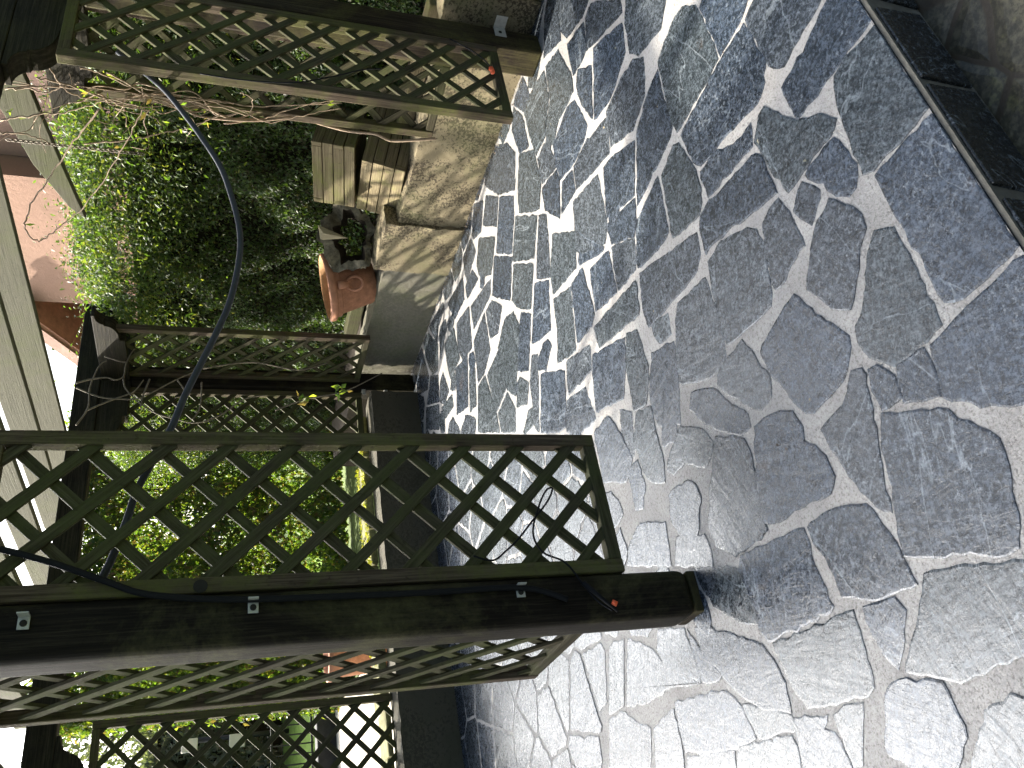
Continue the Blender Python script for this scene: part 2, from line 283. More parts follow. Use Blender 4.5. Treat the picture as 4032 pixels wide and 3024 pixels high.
# ------------------------------------------------------------------ patio paving
SLABS=[[[1912,928],[1795,862],[1718,862],[1724,1001],[1734,1179],[1870,1179],[1878,1067],[1905,965]],[[1698,862],[1386,862],[1391,1056],[1412,1086],[1637,1055],[1708,1018],[1717,992]],[[1365,862],[960,862],[960,1019],[981,1061],[1058,1062],[1193,1061],[1280,1062],[1377,1059]],[[923,862],[940,864],[934,1066],[926,1145],[878,1161],[840,1170],[809,1180],[726,1086],[689,1023],[648,958],[806,862]],[[1242,1097],[1262,1132],[1246,1163],[1228,1184],[1138,1253],[1101,1304],[1062,1328],[1013,1307],[977,1282],[945,1256],[943,1197],[943,1100],[1028,1091],[1141,1083],[1187,1081],[1227,1090]],[[946,1250],[934,1156],[895,1160],[837,1172],[812,1183],[857,1279],[924,1264]],[[990,1333],[982,1302],[927,1268],[869,1277],[878,1345],[935,1344]],[[1021,1383],[1004,1343],[981,1345],[856,1388],[738,1433],[663,1446],[694,1490],[777,1517],[887,1546],[955,1559],[963,1452],[987,1424]],[[872,1354],[795,1204],[726,1153],[660,1107],[604,1119],[535,1146],[453,1184],[454,1213],[557,1463],[636,1446],[710,1419],[820,1384]],[[503,1435],[482,1345],[430,1189],[400,1117],[263,1205],[274,1289],[272,1465],[336,1609],[392,1541],[434,1497]],[[766,1742],[745,1589],[717,1511],[669,1500],[575,1474],[486,1466],[507,1602],[553,1716],[605,1709],[662,1715],[711,1740]],[[815,2066],[763,1758],[663,1769],[546,1759],[535,1773],[552,2062],[582,2085],[721,2087],[783,2095]],[[838,2218],[783,2095],[640,2084],[609,2086],[634,2159],[738,2289],[761,2296],[814,2222]],[[883,2329],[840,2217],[805,2238],[761,2296],[822,2322]],[[716,2431],[671,2310],[556,2102],[502,2068],[434,2054],[357,2071],[404,2196],[463,2292],[533,2345],[637,2436]],[[541,2053],[512,1696],[462,1697],[328,1721],[320,1756],[350,1994],[415,2028]],[[506,1657],[492,1548],[452,1530],[383,1590],[344,1625],[410,1663],[469,1662]],[[840,2922],[750,2764],[689,2709],[549,2489],[594,2692],[589,2874],[621,3068]],[[865,3095],[850,2954],[626,3088],[633,3233]],[[617,3242],[613,3103],[551,3008],[507,2910],[387,2983],[454,3339]],[[502,2887],[526,2708],[386,2723],[341,2738],[378,2936]],[[541,2687],[499,2375],[444,2304],[337,2272],[332,2392],[382,2702]],[[436,2291],[352,2067],[311,2062],[330,2259]],[[371,2697],[330,2403],[282,2422],[337,2718]],[[334,2381],[304,2104],[244,2096],[223,2109],[281,2414]],[[728,2480],[637,2436],[535,2353],[529,2397],[551,2478],[620,2479]],[[788,2675],[736,2498],[623,2488],[553,2487],[654,2680],[736,2720]],[[316,1903],[311,1779],[183,1860],[184,1896],[278,1901]],[[343,2065],[317,1923],[291,1959],[274,1916],[185,1901],[221,2096]],[[1018,2386],[955,2220],[910,2205],[845,2224],[937,2447]],[[1173,2606],[1095,2426],[967,2466],[945,2467],[1075,2782],[1140,2728]],[[3029,1641],[2723,1446],[2660,1523],[2711,1631],[2728,1683],[2802,1729],[2947,1690]],[[2592,1386],[2512,1334],[2435,1330],[2229,1343],[2224,1405],[2232,1642],[2295,1653],[2576,1601],[2608,1463]],[[2476,1317],[2490,1297],[2245,1141],[2229,1188],[2226,1330],[2344,1320]],[[2216,1122],[1933,942],[1930,1033],[1914,1141],[1977,1182],[2206,1184],[2213,1151]],[[2205,1194],[2008,1188],[1952,1223],[1925,1284],[1957,1356],[1985,1477],[2008,1602],[2035,1620],[2206,1633],[2215,1357]],[[1897,1257],[1801,1223],[1733,1186],[1673,1119],[1612,1079],[1593,1098],[1591,1314],[1675,1335],[1835,1348],[1891,1296]],[[1576,1109],[1452,1087],[1407,1123],[1397,1161],[1581,1242]],[[1573,1263],[1499,1221],[1440,1294],[1533,1334]],[[1455,1206],[1330,1140],[1294,1156],[1244,1213],[1185,1262],[1150,1304],[1202,1350],[1302,1402],[1347,1359],[1423,1290],[1443,1227]],[[1611,1358],[1518,1344],[1416,1346],[1409,1396],[1383,1484],[1394,1518],[1547,1483],[1553,1461],[1608,1454]],[[1807,1365],[1780,1347],[1720,1358],[1628,1356],[1655,1451],[1704,1580],[1735,1704],[1729,1729],[1829,1712],[1871,1686],[1865,1625]],[[1906,1332],[1836,1366],[1865,1511],[1885,1623],[1995,1611],[1978,1503],[1922,1436],[1908,1387]],[[2191,1655],[2021,1628],[1899,1658],[1877,1693],[1926,1864],[1962,1855],[2179,1801],[2210,1692]],[[2175,2026],[2205,1825],[1968,1877],[1971,1993],[2014,2122],[2054,2113],[2153,2053]],[[2225,2002],[2485,1847],[2531,1739],[2551,1623],[2276,1658],[2256,1690]],[[3325,1845],[3068,1666],[3010,1684],[3140,1917],[3183,1986],[3326,1921]],[[3728,2087],[3368,1857],[3363,1938],[3438,2100],[3540,2128]],[[3845,2161],[3738,2093],[3500,2151],[3619,2340],[3805,2221]],[[3412,2115],[3329,1938],[3190,1991],[3190,2079],[3220,2143]],[[3489,2203],[3230,2158],[3151,2183],[3176,2362],[3128,2481],[3257,2524],[3362,2392],[3559,2350]],[[3193,2098],[3079,1990],[2864,2107],[3067,2152],[3146,2146]],[[3064,1971],[3136,1937],[2972,1707],[2843,1752],[2801,1890],[2795,1978],[2845,2091]],[[2752,1729],[2689,1663],[2550,1732],[2514,1871],[2608,2038],[2767,1995],[2781,1837]],[[2806,2151],[2756,2001],[2597,2062],[2726,2392],[2838,2356],[2833,2191]],[[3105,2190],[2887,2159],[2853,2199],[2850,2339],[2908,2496],[3011,2503],[3121,2485],[3149,2269]],[[3564,2372],[3386,2402],[3252,2540],[3264,2670],[3341,2677],[3615,2682],[3618,2545]],[[2991,2514],[2916,2513],[2754,2596],[2918,2720],[3051,2692]],[[2880,2490],[2839,2376],[2726,2401],[2753,2575]],[[3233,2563],[3124,2507],[3004,2507],[3072,2680],[3241,2670]],[[2574,2075],[2498,1942],[2467,1885],[2279,1997],[2379,2225],[2587,2136]],[[2611,2193],[2368,2232],[2300,2289],[2412,2477],[2482,2534],[2703,2446]],[[2268,2003],[2186,2038],[2144,2078],[2254,2248],[2357,2238]],[[3474,2846],[3327,2685],[3102,2687],[2987,2778],[3193,3006],[3322,2961]],[[3819,3081],[3693,2960],[3542,2895],[3361,2997],[3561,3225],[3817,3394],[3929,3261]],[[3814,2597],[3623,2568],[3623,2678],[3808,2774],[3825,2705]],[[3792,2783],[3621,2707],[3396,2725],[3482,2842],[3698,2866]],[[3216,3064],[2983,2818],[2822,2961],[3037,3224]],[[3524,3214],[3350,3033],[3250,3075],[3083,3213],[3276,3418]],[[3734,3404],[3545,3234],[3414,3341],[3620,3540]],[[2968,2802],[2897,2720],[2696,2789],[2588,2839],[2707,2989]],[[3607,3640],[3376,3395],[3233,3559],[3382,3745],[3486,3762]],[[3290,3460],[3068,3221],[2872,3362],[3110,3610]],[[3013,3223],[2802,2986],[2619,3129],[2738,3264],[2855,3342]],[[2701,3018],[2588,2863],[2360,2960],[2408,3111],[2460,3207]],[[2751,2711],[2565,2496],[2413,2574],[2490,2850],[2594,2824]],[[2553,2473],[2297,2308],[2281,2318],[2402,2541]],[[2388,2650],[2368,2522],[2109,2525],[2083,2577],[2109,2733]],[[2471,2861],[2381,2664],[2089,2764],[2167,2970],[2318,2893]],[[2307,2463],[2250,2284],[2051,2312],[2111,2506]],[[2247,2253],[2137,2082],[2020,2137],[2047,2298]],[[1991,2121],[1836,1741],[1754,1757],[1719,1802],[1742,2027],[1764,2173],[1831,2174]],[[2063,2561],[1984,2159],[1856,2206],[1957,2561]],[[2114,2882],[2024,2630],[1918,2674],[1965,2938]],[[1965,2628],[1851,2344],[1752,2404],[1650,2480],[1740,2725],[1897,2668]],[[1853,2328],[1814,2247],[1714,2249],[1643,2249],[1528,2333],[1560,2428],[1734,2399]],[[2249,3177],[2088,2919],[1852,3035],[1876,3117],[1998,3322]],[[1956,2964],[1891,2764],[1718,2738],[1741,2890],[1829,3038]],[[2701,3257],[2598,3141],[2363,3315],[2458,3451],[2652,3313]],[[2841,3501],[2787,3351],[2652,3313],[2356,3551],[2470,3648],[2769,3668]],[[2796,4104],[2773,3953],[2453,3877],[2332,3880],[2547,4240]],[[2415,3447],[2307,3346],[2223,3420],[2306,3565]],[[2438,3853],[2455,3656],[2298,3584],[2191,3644],[2318,3857]],[[2747,3915],[2754,3676],[2485,3655],[2460,3873]],[[3108,4047],[3118,3780],[2848,3790],[2790,3962],[2812,4095]],[[3086,3624],[2935,3495],[2847,3624],[2904,3759],[3107,3751]],[[3342,3998],[3219,3584],[3138,3629],[3146,3801],[3168,4014]],[[3452,4316],[3364,4025],[3085,4098],[3141,4311],[3271,4369]],[[3530,3855],[3387,3779],[3431,4029],[3539,4033]],[[3731,4444],[3630,4046],[3478,4086],[3505,4332]],[[3197,4497],[3104,4207],[2806,4349],[2901,4612],[3046,4534]],[[3520,4653],[3473,4395],[3194,4367],[3210,4627],[3334,4655]],[[2996,4226],[2934,4103],[2713,4186],[2753,4338]],[[2405,3238],[2360,3163],[2009,3340],[2062,3384],[2302,3323]],[[3168,4938],[3093,4643],[2997,4649],[3032,4864]],[[3561,5100],[3426,4904],[3244,4974],[3431,5308]],[[3424,5340],[3224,4984],[3066,5067],[3276,5417]],[[3964,5619],[3934,5255],[3579,5147],[3523,5232],[3670,5543],[3863,5540]],[[3951,5759],[3807,5568],[3519,5652],[3686,5825]],[[3946,5188],[3916,5029],[3627,4798],[3469,4907],[3544,5055],[3764,5164]],[[3927,4966],[3824,4542],[3756,4528],[3739,4740],[3665,4830]],[[3351,4892],[3369,4782],[3157,4702],[3141,4854],[3232,4955]],[[1701,1736],[1707,1648],[1658,1541],[1607,1481],[1539,1487],[1395,1526],[1365,1552],[1374,1643],[1405,1793],[1493,1780],[1597,1767]],[[1704,1962],[1670,1776],[1557,1781],[1432,1797],[1367,1822],[1366,1898],[1386,1971],[1464,2096],[1543,2060],[1667,2003]],[[1759,2148],[1724,2031],[1642,2049],[1662,2140],[1711,2150]],[[1667,2204],[1612,2055],[1532,2073],[1398,2130],[1341,2159],[1404,2283],[1456,2304],[1540,2300]],[[1329,1453],[1226,1413],[1100,1341],[1071,1353],[1028,1393],[1010,1451],[1003,1559],[1047,1598],[1211,1657],[1286,1662],[1312,1577]],[[1372,1717],[1313,1699],[1196,1666],[1146,1688],[1132,1748],[1168,1788],[1274,1874],[1327,1902],[1359,1862],[1367,1797]],[[1348,1951],[1310,1912],[1249,1879],[1160,1811],[1117,1819],[1125,1869],[1193,1964],[1292,2051],[1349,2084],[1393,2046]],[[1332,2164],[1253,2053],[1186,2019],[1144,2055],[1136,2102],[1209,2204],[1212,2285],[1246,2327],[1291,2262]],[[1113,1804],[1101,1725],[1056,1631],[998,1614],[963,1628],[885,1583],[822,1575],[792,1613],[821,1791],[822,1863],[855,1916],[945,1882],[1048,1836]],[[1119,2060],[1190,1996],[1106,1863],[1036,1861],[950,1892],[821,1904],[820,2091],[892,2175],[964,2182],[1065,2115]],[[1546,2417],[1508,2313],[1402,2323],[1275,2335],[1215,2358],[1267,2458],[1348,2479],[1453,2488]],[[1675,2781],[1666,2631],[1545,2574],[1411,2532],[1355,2626],[1451,2809]],[[1632,2530],[1569,2452],[1423,2495],[1411,2532],[1543,2559]]]
def inpoly(p,P):
    x,y=p;c=False;n=len(P);j=n-1
    for i in range(n):
        xi,yi=P[i];xj,yj=P[j]
        if (yi>y)!=(yj>y) and x<(xj-xi)*(y-yi)/(yj-yi)+xi: c=not c
        j=i
    return c
polys=[[(a/1000,b/1000) for a,b in P] for P in SLABS]
X0,X1,Y0,Y1=-2.2,4.15,.862,6.0
seeds=[];blocked=[]
for P in polys:
    n=len(P)
    for i in range(n):
        a=Vector(P[i]);b=Vector(P[(i+1)%n]);L=(b-a).length;k=max(1,int(L/.09))
        for t in range(k): blocked.append(tuple(a.lerp(b,t/k)))
boxes=[(min(p[0] for p in P),max(p[0] for p in P),min(p[1] for p in P),max(p[1] for p in P)) for P in polys]
def covered(q):
    for P,bx in zip(polys,boxes):
        if bx[0]-.01<=q[0]<=bx[1]+.01 and bx[2]-.01<=q[1]<=bx[3]+.01 and inpoly(q,P): return True
    return False
barr=np.array(blocked)
tries=0
while tries<5200:
    tries+=1
    q=(rng.uniform(X0-.2,X1+.1),rng.uniform(Y0-.1,Y1+.1))
    if covered(q): continue
    if np.min(np.hypot(barr[:,0]-q[0],barr[:,1]-q[1]))<.055: continue
    mind=.17+.14*rng.random()
    if seeds and min((q[0]-s[0])**2+(q[1]-s[1])**2*1.0 for s in seeds)<mind**2: continue
    seeds.append(q)
allp=np.array(seeds+blocked)
def clip(poly,m,n):
    out=[]
    for i in range(len(poly)):
        a=poly[i];b=poly[(i+1)%len(poly)]
        da=(a[0]-m[0])*n[0]+(a[1]-m[1])*n[1]; db=(b[0]-m[0])*n[0]+(b[1]-m[1])*n[1]
        if da<=0: out.append(a)
        if (da<0<db) or (db<0<da):
            t=da/(da-db); out.append((a[0]+(b[0]-a[0])*t,a[1]+(b[1]-a[1])*t))
    return out
fill=[]
for si,q in enumerate(seeds):
    d=np.hypot(allp[:,0]-q[0],allp[:,1]-q[1]); idx=np.argsort(d)[1:90]
    pol=[(max(q[0]-.5,X0),max(q[1]-.5,Y0)),(min(q[0]+.5,X1),max(q[1]-.5,Y0)),(min(q[0]+.5,X1),min(q[1]+.5,Y1)),(max(q[0]-.5,X0),min(q[1]+.5,Y1))]
    for j in idx:
        if d[j]>1: break
        o_=allp[j]; gap=.011 if j<len(seeds) else .0
        f_=.5 if j<len(seeds) else .72
        nx,ny=(o_[0]-q[0])/d[j],(o_[1]-q[1])/d[j]
        mm=(q[0]+nx*(d[j]*f_-gap),q[1]+ny*(d[j]*f_-gap))
        pol=clip(pol,mm,(nx,ny))
        if len(pol)<3: break
    if len(pol)>=3:
        A=.5*abs(sum(pol[i][0]*pol[(i+1)%len(pol)][1]-pol[(i+1)%len(pol)][0]*pol[i][1] for i in range(len(pol))))
        if A>.0025: fill.append(pol)
def slab_ring(P,jit):
    pts=[];n=len(P)
    for i in range(n):
        a=Vector(P[i]);b=Vector(P[(i+1)%n]);L=(b-a).length;k=max(1,int(L/.022)); nn=Vector((-(b-a).y,(b-a).x))
        if nn.length>0: nn.normalize()
        for t in range(k):
            q=a.lerp(b,t/k)+nn*rng.gauss(0,jit)
            pts.append(q)
    # round corners slightly
    m=len(pts); return [pts[i]*.9+pts[i-1]*.05+pts[(i+1)%m]*.05 for i in range(m)]
V=[];F=[];UV=[];AT=[]
def add_slab(P,attr,traced):
    ring=slab_ring(P,.0032 if traced else .004); n=len(ring)
    A=sum(ring[i].x*ring[(i+1)%n].y-ring[(i+1)%n].x*ring[i].y for i in range(n))
    if A<0: ring.reverse()
    c=Vector((sum(p.x for p in ring)/n,sum(p.y for p in ring)/n))
    ex=(.0032+.0002*max(0,min(6,math.hypot(c.x,c.y))-1.2)) if traced else .002
    n=len(ring); off=[]
    for i,p in enumerate(ring):
        t=(ring[(i+1)%n]-ring[i-1]); nn=Vector((t.y,-t.x)); off.append(p+(nn.normalized()*ex if nn.length>1e-9 else Vector((0,0))))
    ring=off
    z=.0022+rng.uniform(-.0006,.0014); tx,ty=rng.gauss(0,.0022),rng.gauss(0,.0022)
    base=len(V); an=rng.random()*math.pi; ca,sa=math.cos(an),math.sin(an); ou,ov=rng.random()*50,rng.random()*50
    inner=[]
    for i,p in enumerate(ring):
        t=(ring[(i+1)%n]-ring[i-1]); nn=Vector((-t.y,t.x)); nn=nn.normalized() if nn.length>1e-9 else Vector((0,0))
        inner.append(p+nn*(.003+.004*rng.random()))
    uvf=lambda p:(ou+p.x*ca+p.y*sa,ov-p.x*sa+p.y*ca)
    for lst,zz in ((ring,-.012),(ring,z-.0008),(inner,z)):
        for p in lst: V.append((p.x,max(p.y,.8605),zz+(p.x-c.x)*tx+(p.y-c.y)*ty if zz>0 else zz))
    for k in range(2):
        for i in range(n):
            j=(i+1)%n; F.append((base+k*n+i,base+k*n+j,base+(k+1)*n+j,base+(k+1)*n+i))
            UV.extend([uvf(ring[i]),uvf(ring[j]),uvf(ring[j]),uvf(ring[i])]); AT.append(attr)
    F.append(tuple(base+2*n+i for i in range(n))); UV.extend([uvf(p) for p in inner]); AT.append(attr)
for i,P in enumerate(polys): add_slab(P,.12 if i==5 else rng.random(),True)
for P in fill: add_slab(P,rng.random(),False)
me=bpy.data.meshes.new('patio_paving'); me.from_pydata(V,[],F)
ul=me.uv_layers.new(name='UVMap'); ul.data.foreach_set('uv',[c for p in UV for c in p])
at=me.attributes.new('slab','FLOAT','FACE'); at.data.foreach_set('value',AT)
me.materials.append(SLATE)
pav=bpy.data.objects.new('paving_slabs',me); col.objects.link(pav)
# mortar bed with the step riser at its near edge
mb=MB()
NX,NY=64,52
for i in range(NX):
    for j in range(NY):
        xa=X0-.5+(X1+.5-X0)*i/NX; xb=X0-.5+(X1+.5-X0)*(i+1)/NX; ya=.86+(Y1-.86)*j/NY; yb=.86+(Y1-.86)*(j+1)/NY
        mb.quad([(xa,ya,0),(xb,ya,0),(xb,yb,0),(xa,yb,0)])
patio=mb.build('patio',MORTAR); tag(patio,kind='structure')
pav.parent=patio; 
# riser: a few upright slate pieces in mortar
mr=MB(); mr.box((X0-.5,.8465,-.2),(X1,.8595,-.004)); rb=mr.build('riser_mortar',mat_plain('dark_mortar',(.12,.11,.09),.8,.3,0,.4,30,.6),patio)  # mortar a darker tone than the bed above
mr=MB(); x=X0
while x<X1:
    L=rng.uniform(.22,.5); hb=-.172+rng.uniform(0,.012)
    mr.prism([(x+.012,.838,hb),(x+L-.004+rng.uniform(-.02,.0),.838,hb+rng.uniform(0,.01)),(x+L-.004+rng.uniform(-.03,.0),.838,-.012),(x+.012+rng.uniform(-.0,.02),.838,-.012)],(0,0,0),(0,.015,0)); x+=L
mr.build('riser_slate',SLATE_RISER,patio,bevel=.003)
# lower terrace of mixed brown stone
def mat_brownstone():
    g=G('brown_flagstone'); o=g.coord('Object')
    v=g.n('ShaderNodeTexVoronoi',feature='DISTANCE_TO_EDGE'); v.inputs['Scale'].default_value=3.4
    wv=g.n('ShaderNodeMix',data_type='VECTOR'); nz=g.n('ShaderNodeTexNoise'); nz.inputs['Scale'].default_value=6; g.l(o,nz.inputs['Vector'])
    wv.inputs[0].default_value=.03; g.l(o,wv.inputs[4]); g.l(nz.outputs[1],wv.inputs[5]); g.l(wv.outputs[1],v.inputs['Vector'])
    v2=g.n('ShaderNodeTexVoronoi',feature='F1'); v2.inputs['Scale'].default_value=3.4; g.l(wv.outputs[1],v2.inputs['Vector'])
    sep=g.n('ShaderNodeSeparateColor'); g.l(v2.outputs['Color'],sep.inputs[0])
    tone=g.ramp(sep.outputs[0],[(0,(.12,.105,.065)),(.35,(.16,.135,.08)),(.5,(.014,.016,.015)),(.8,(.14,.12,.075))],'CONSTANT')
    n=g.noise(o,9,8,.7,.3)
    c=g.mix(g.ramp(n,[(.35,.55),(.6,0.0)]),tone,(.02,.018,.011)); c=g.mix(g.ramp(g.noise(o,7,8,.75),[(.56,0.0),(.62,.5)]),c,(.17,.16,.06))
    c=g.mix(g.ramp(g.noise(o,45,8,.8),[(.45,.7),(.56,0.0)]),c,(.018,.016,.011)); c=g.mix(g.ramp(v.outputs[0],[(.012,1.0),(.03,0.0)]),c,(.05,.036,.02))
    h=g.ramp(v.outputs[0],[(.02,0.0),(.08,1.0)])
    b=g.bump(h,.6,.01); b=g.bump(n,.5,.01,b)
    return g.fin(c,.45,b,.5)
mt=MB(); mt.quad([(-3,-2.5,-.175),(5,-2.5,-.175),(5,.858,-.175),(-3,.858,-.175)]); lt=mt.build('lower_terrace',mat_brownstone()); tag(lt,kind='structure')
# ground
GR=mat_plain('lawn',(.10,.14,.035),.9,.2,0,.5,14,.8)
mg=MB(); mg.quad([(-150,-60,-.24),(150,-60,-.24),(150,250,-.24),(-150,250,-.24)]); tag(mg.build('ground',GR),kind='structure')
PALE=mat_plain('pale_paving',(.50,.45,.36),.8,.3,0,.3,9,.5)
mp=MB(); mp.quad([(-8,6.12,-.02),(2.3,6.12,-.02),(2.7,11.6,-.02),(-8,11.6,-.02)]); tag(mp.build('far_path',PALE),kind='structure')
SOIL=mat_plain('soil',(.035,.026,.017),.95,.2,0,.5,40,1)
ms=MB(); ms.box((4.09,-1,-.2),(9,7.5,.415)); tag(ms.build('planting_bed',SOIL),kind='structure')

# ------------------------------------------------------------------ walls
def bumpy(o,sub,amp,seed=0,size=.15):
    m=o.modifiers.new('sub','SUBSURF'); m.subdivision_type='SIMPLE'; m.levels=m.render_levels=sub
    t=bpy.data.textures.new('rough','CLOUDS'); t.noise_scale=size; t.noise_depth=3
    d=o.modifiers.new('disp','DISPLACE'); d.texture=t; d.strength=amp; d.mid_level=.5; d.texture_coords='GLOBAL'
def grid_prism(name,mat,parent,a,b,th,z0,z1,nx,nz,bump=.012,seed=0):
    """low wall between plan points a,b (front line), thickness th to the right of a->b, as a fine grid"""
    a=Vector((*a,0));b=Vector((*b,0));d=(b-a).normalized();n=Vector((d.y,-d.x,0)); L=(b-a).length
    m=MB(); rr=random.Random(seed)
    off={}
    def P(i,j,k):
        key=(i,j,k)
        if key not in off:
            z=z0+(z1-z0)*j/nz; q=a+d*(L*i/nx)+n*(th*k/2); q.z=z
            am=bump
            if 0<k<2 or j in(0,) : pass
            q+=Vector((rr.gauss(0,am*.25),rr.gauss(0,am*.25),rr.gauss(0,am*.25) if j==nz else 0)); off[key]=q
            if j==nz and k!=1: q.z-=am*.6
        return off[key]
    for i in range(nx):
        for j in range(nz):
            m.quad([P(i,j,0),P(i+1,j,0),P(i+1,j+1,0),P(i,j+1,0)]); m.quad([P(i+1,j,2),P(i,j,2),P(i,j+1,2),P(i+1,j+1,2)])
        for k in (0,1): m.quad([P(i,nz,k),P(i+1,nz,k),P(i+1,nz,k+1),P(i,nz,k+1)])
    for j in range(nz):
        for k in(0,1):
            m.quad([P(0,j,k),P(0,j+1,k),P(0,j+1,k+1),P(0,j,k+1)]); m.quad([P(nx,j,k),P(nx,j,k+1),P(nx,j+1,k+1),P(nx,j+1,k)])
    o=m.build(name,mat,parent,smooth=False)
    bm=bmesh.new(); bm.from_mesh(o.data); bmesh.ops.remove_doubles(bm,verts=bm.verts,dist=1e-5); bmesh.ops.recalc_face_normals(bm,faces=bm.faces); bm.to_mesh(o.data); bm.free()
    o.data.polygons.foreach_set('use_smooth',[True]*len(o.data.polygons))
    es=o.modifiers.new('es','EDGE_SPLIT'); es.split_angle=R(45)
    return o
gw=empty('garden_wall',(3.9,3.9,0),'low rendered retaining wall, pitted and stained, along the right edge of the patio','wall')
# right wall: x drifts from 3.862 (y=3.0) to 3.985 (y=5.8)
def wx(y): return 3.862+(y-3.0)*.0439
grid_prism('pitted_section',WALL,gw,(wx(2.5)-.005,2.42),(wx(3.86),3.86),.22,-.02,.455,40,14,.014,1)
grid_prism('raised_section',WALL,gw,(wx(3.87)-.02,3.865),(wx(4.34)-.02,4.335),.25,-.02,.535,14,14,.014,2)
grid_prism('smooth_section',WALL2,gw,(wx(4.34),4.34),(wx(5.8),5.83),.2,-.02,.46,40,14,.012,3)
nw=grid_prism('wall_pier',WALL2,None,(3.86,1.1),(3.89,2.2),.3,-.05,.47,20,10,.012,5)
tag(nw,'warm rendered wall end standing just right of the corner post with the angle bracket','wall')
lw=grid_prism('link_wall',WALL,None,(3.9,2.21),(3.905,2.41),.18,-.05,.50,6,10,.01,6)
tag(lw,'short shadowed rendered wall infill between the corner post and the warm wall end','wall')
bw=empty('back_wall',(1,5.9,0),'dark low rendered wall with mossy coping closing the far end of the patio','wall')
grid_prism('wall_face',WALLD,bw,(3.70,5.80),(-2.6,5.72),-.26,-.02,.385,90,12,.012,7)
MOSS=mat_plain('mossy_coping',(.20,.19,.09),.95,.2,0,.6,22,1)
mc=MB(); x=3.6
while x>-2.6:
    L=rng.uniform(.22,.42); y0=5.77+rng.uniform(-.012,.012)
    mc.box((x-L+.01,y0+(x-3.6)*.0127,.386),(x,6.02+rng.uniform(-.02,.03),.43+rng.uniform(-.01,.02))); x-=L
cp=mc.build('coping_stones',MOSS,bw,bevel=.012); 
YM=mat_leaf('yellow_moss',[(.42,.40,.03),(.3,.32,.03),(.5,.46,.05)],.2,.9)

# ------------------------------------------------------------------ pergola
pg=empty('pergola',(2.3,4.1,0),'dark stained timber pergola with four corner posts carrying beams and pale rafters over the patio','pergola')
mat_dark=mat_plain('dark_hole',(.02,.018,.015),.8,.2)
BR=mat_plain('galvanised_bracket',(.38,.37,.34),.5,.5,.3,.2,60,.1)
def angle_bracket(parent,c,ux,un,s=.034,w_=.028):
    """small L bracket: plate on the post face + leg standing off; c corner point, ux across, un outwards"""
    c=Vector(c);ux=Vector(ux);un=Vector(un)
    m=MB(); m.bar(c+ux*0+un*.003,c+ux*s+un*.003,w_,.004,un); m.bar(c+un*.003,c+un*s,w_,.004,ux)
    o=m.build('angle_bracket',BR,parent,bevel=.001)
    h=MB(); h.tube([c+ux*(s*.55)+un*.004,c+ux*(s*.55)+un*.0075],.009,10); h.build('screw_hole',mat_dark,o)
    return o
mat_dark=mat_plain('dark_hole',(.02,.018,.015),.8,.2)
def post(x0,y0,x1,y1,z0,z1,mat):
    m=MB(); m.box((x0,y0,z0),(x1,y1,z1)); return m.build('post',mat,pg,bevel=.012)
P1=post(.733,2.335,.888,2.49,.03,2.12,POST); P1.modifiers['bevel'].width=.034; P1.modifiers['bevel'].segments=5; P1.data.polygons.foreach_set('use_smooth',[True]*6)
P2=post(3.655,2.335,3.805,2.49,.0,2.12,POST_END)
P3=post(3.77,5.62,3.93,5.77,.0,2.14,POST)
P4=post(.60,5.60,.75,5.75,.0,2.14,POST)
# worn shoe at the foot of the near post
ft=MB(); ft.box((.742,2.342,0),(.878,2.483,.031)); ft.build('post_foot',POST_END,P1,bevel=.003)
m=MB(); m.tube([(.905,2.338,1.54),(.905,2.336,1.54)],.019,16); m.build('knot',mat_dark,P1)
angle_bracket(P1,(.845,2.333,1.955),(-1,0,0),(0,-1,0)); angle_bracket(P1,(.852,2.333,1.402),(-1,0,0),(0,-1,0)); angle_bracket(P1,(.852,2.333,.624),(-1,0,0),(0,-1,0))
angle_bracket(P3,(3.768,5.618,.42),(0,1,0),(-1,0,0),.05); angle_bracket(P3,(3.768,5.618,.24),(0,1,0),(-1,0,0),.05)
angle_bracket(P2,(3.80,2.333,.215),(-1,0,0),(0,-1,0),.07,.06)
# scalloped bolsters (corbels) on the posts
def corbel(name,cxy,direc,z0,z1,half,th,mat):
    """profile in plane of direc; stepped ogee ends"""
    d=Vector((*direc,0)); n=Vector((-direc[1],direc[0],0)); c=Vector((*cxy,0)); H=z1-z0
    prof=[]
    def end(sg):
        L=[]
        L.append((half,1.0)); L.append((half,.90))
        for k in range(7): a=k/6*math.pi/2; L.append((half-.09*(math.sin(a))+.0,.90-.26*(1-math.cos(a))))
        L.append((half-.105,.62))
        for k in range(9): a=k/8*math.pi/2; L.append((half-.105-.14*(1-math.cos(a)),.60-.42*math.sin(a)))
        L.append((half-.265,.16)); L.append((half-.27,0.0))
        return [(sg*u,z0+v*H) for u,v in L]
    r=end(1); l=end(-1)
    pts=r+l[::-1]
    out3=[(c+d*u+Vector((0,0,z))) for u,z in pts]
    m=MB(); m.prism([tuple(p) for p in out3],n*(-th/2),n*(th/2))
    return m.build(name,mat,pg,bevel=.003)
corbel('corbel',(3.60,2.412),(1,0),2.12,2.33,.56,.10,BEAM)
corbel('corbel',(3.73,2.60),(0,1),2.125,2.325,.55,.09,BEAM)
corbel('corbel',(.81,2.412),(1,0),2.12,2.33,.6,.10,BEAM)
corbel('corbel',(3.85,5.69),(1,0),2.14,2.34,.62,.10,BEAM)
corbel('corbel',(3.85,5.50),(0,1),2.145,2.335,.62,.09,BEAM)
corbel('corbel',(.70,5.67),(1,0),2.14,2.34,.62,.10,BEAM)
m=MB(); m.box((.2,2.36,2.332),(4.35,2.46,2.505)); m.build('front_beam',BEAM,pg,bevel=.006)
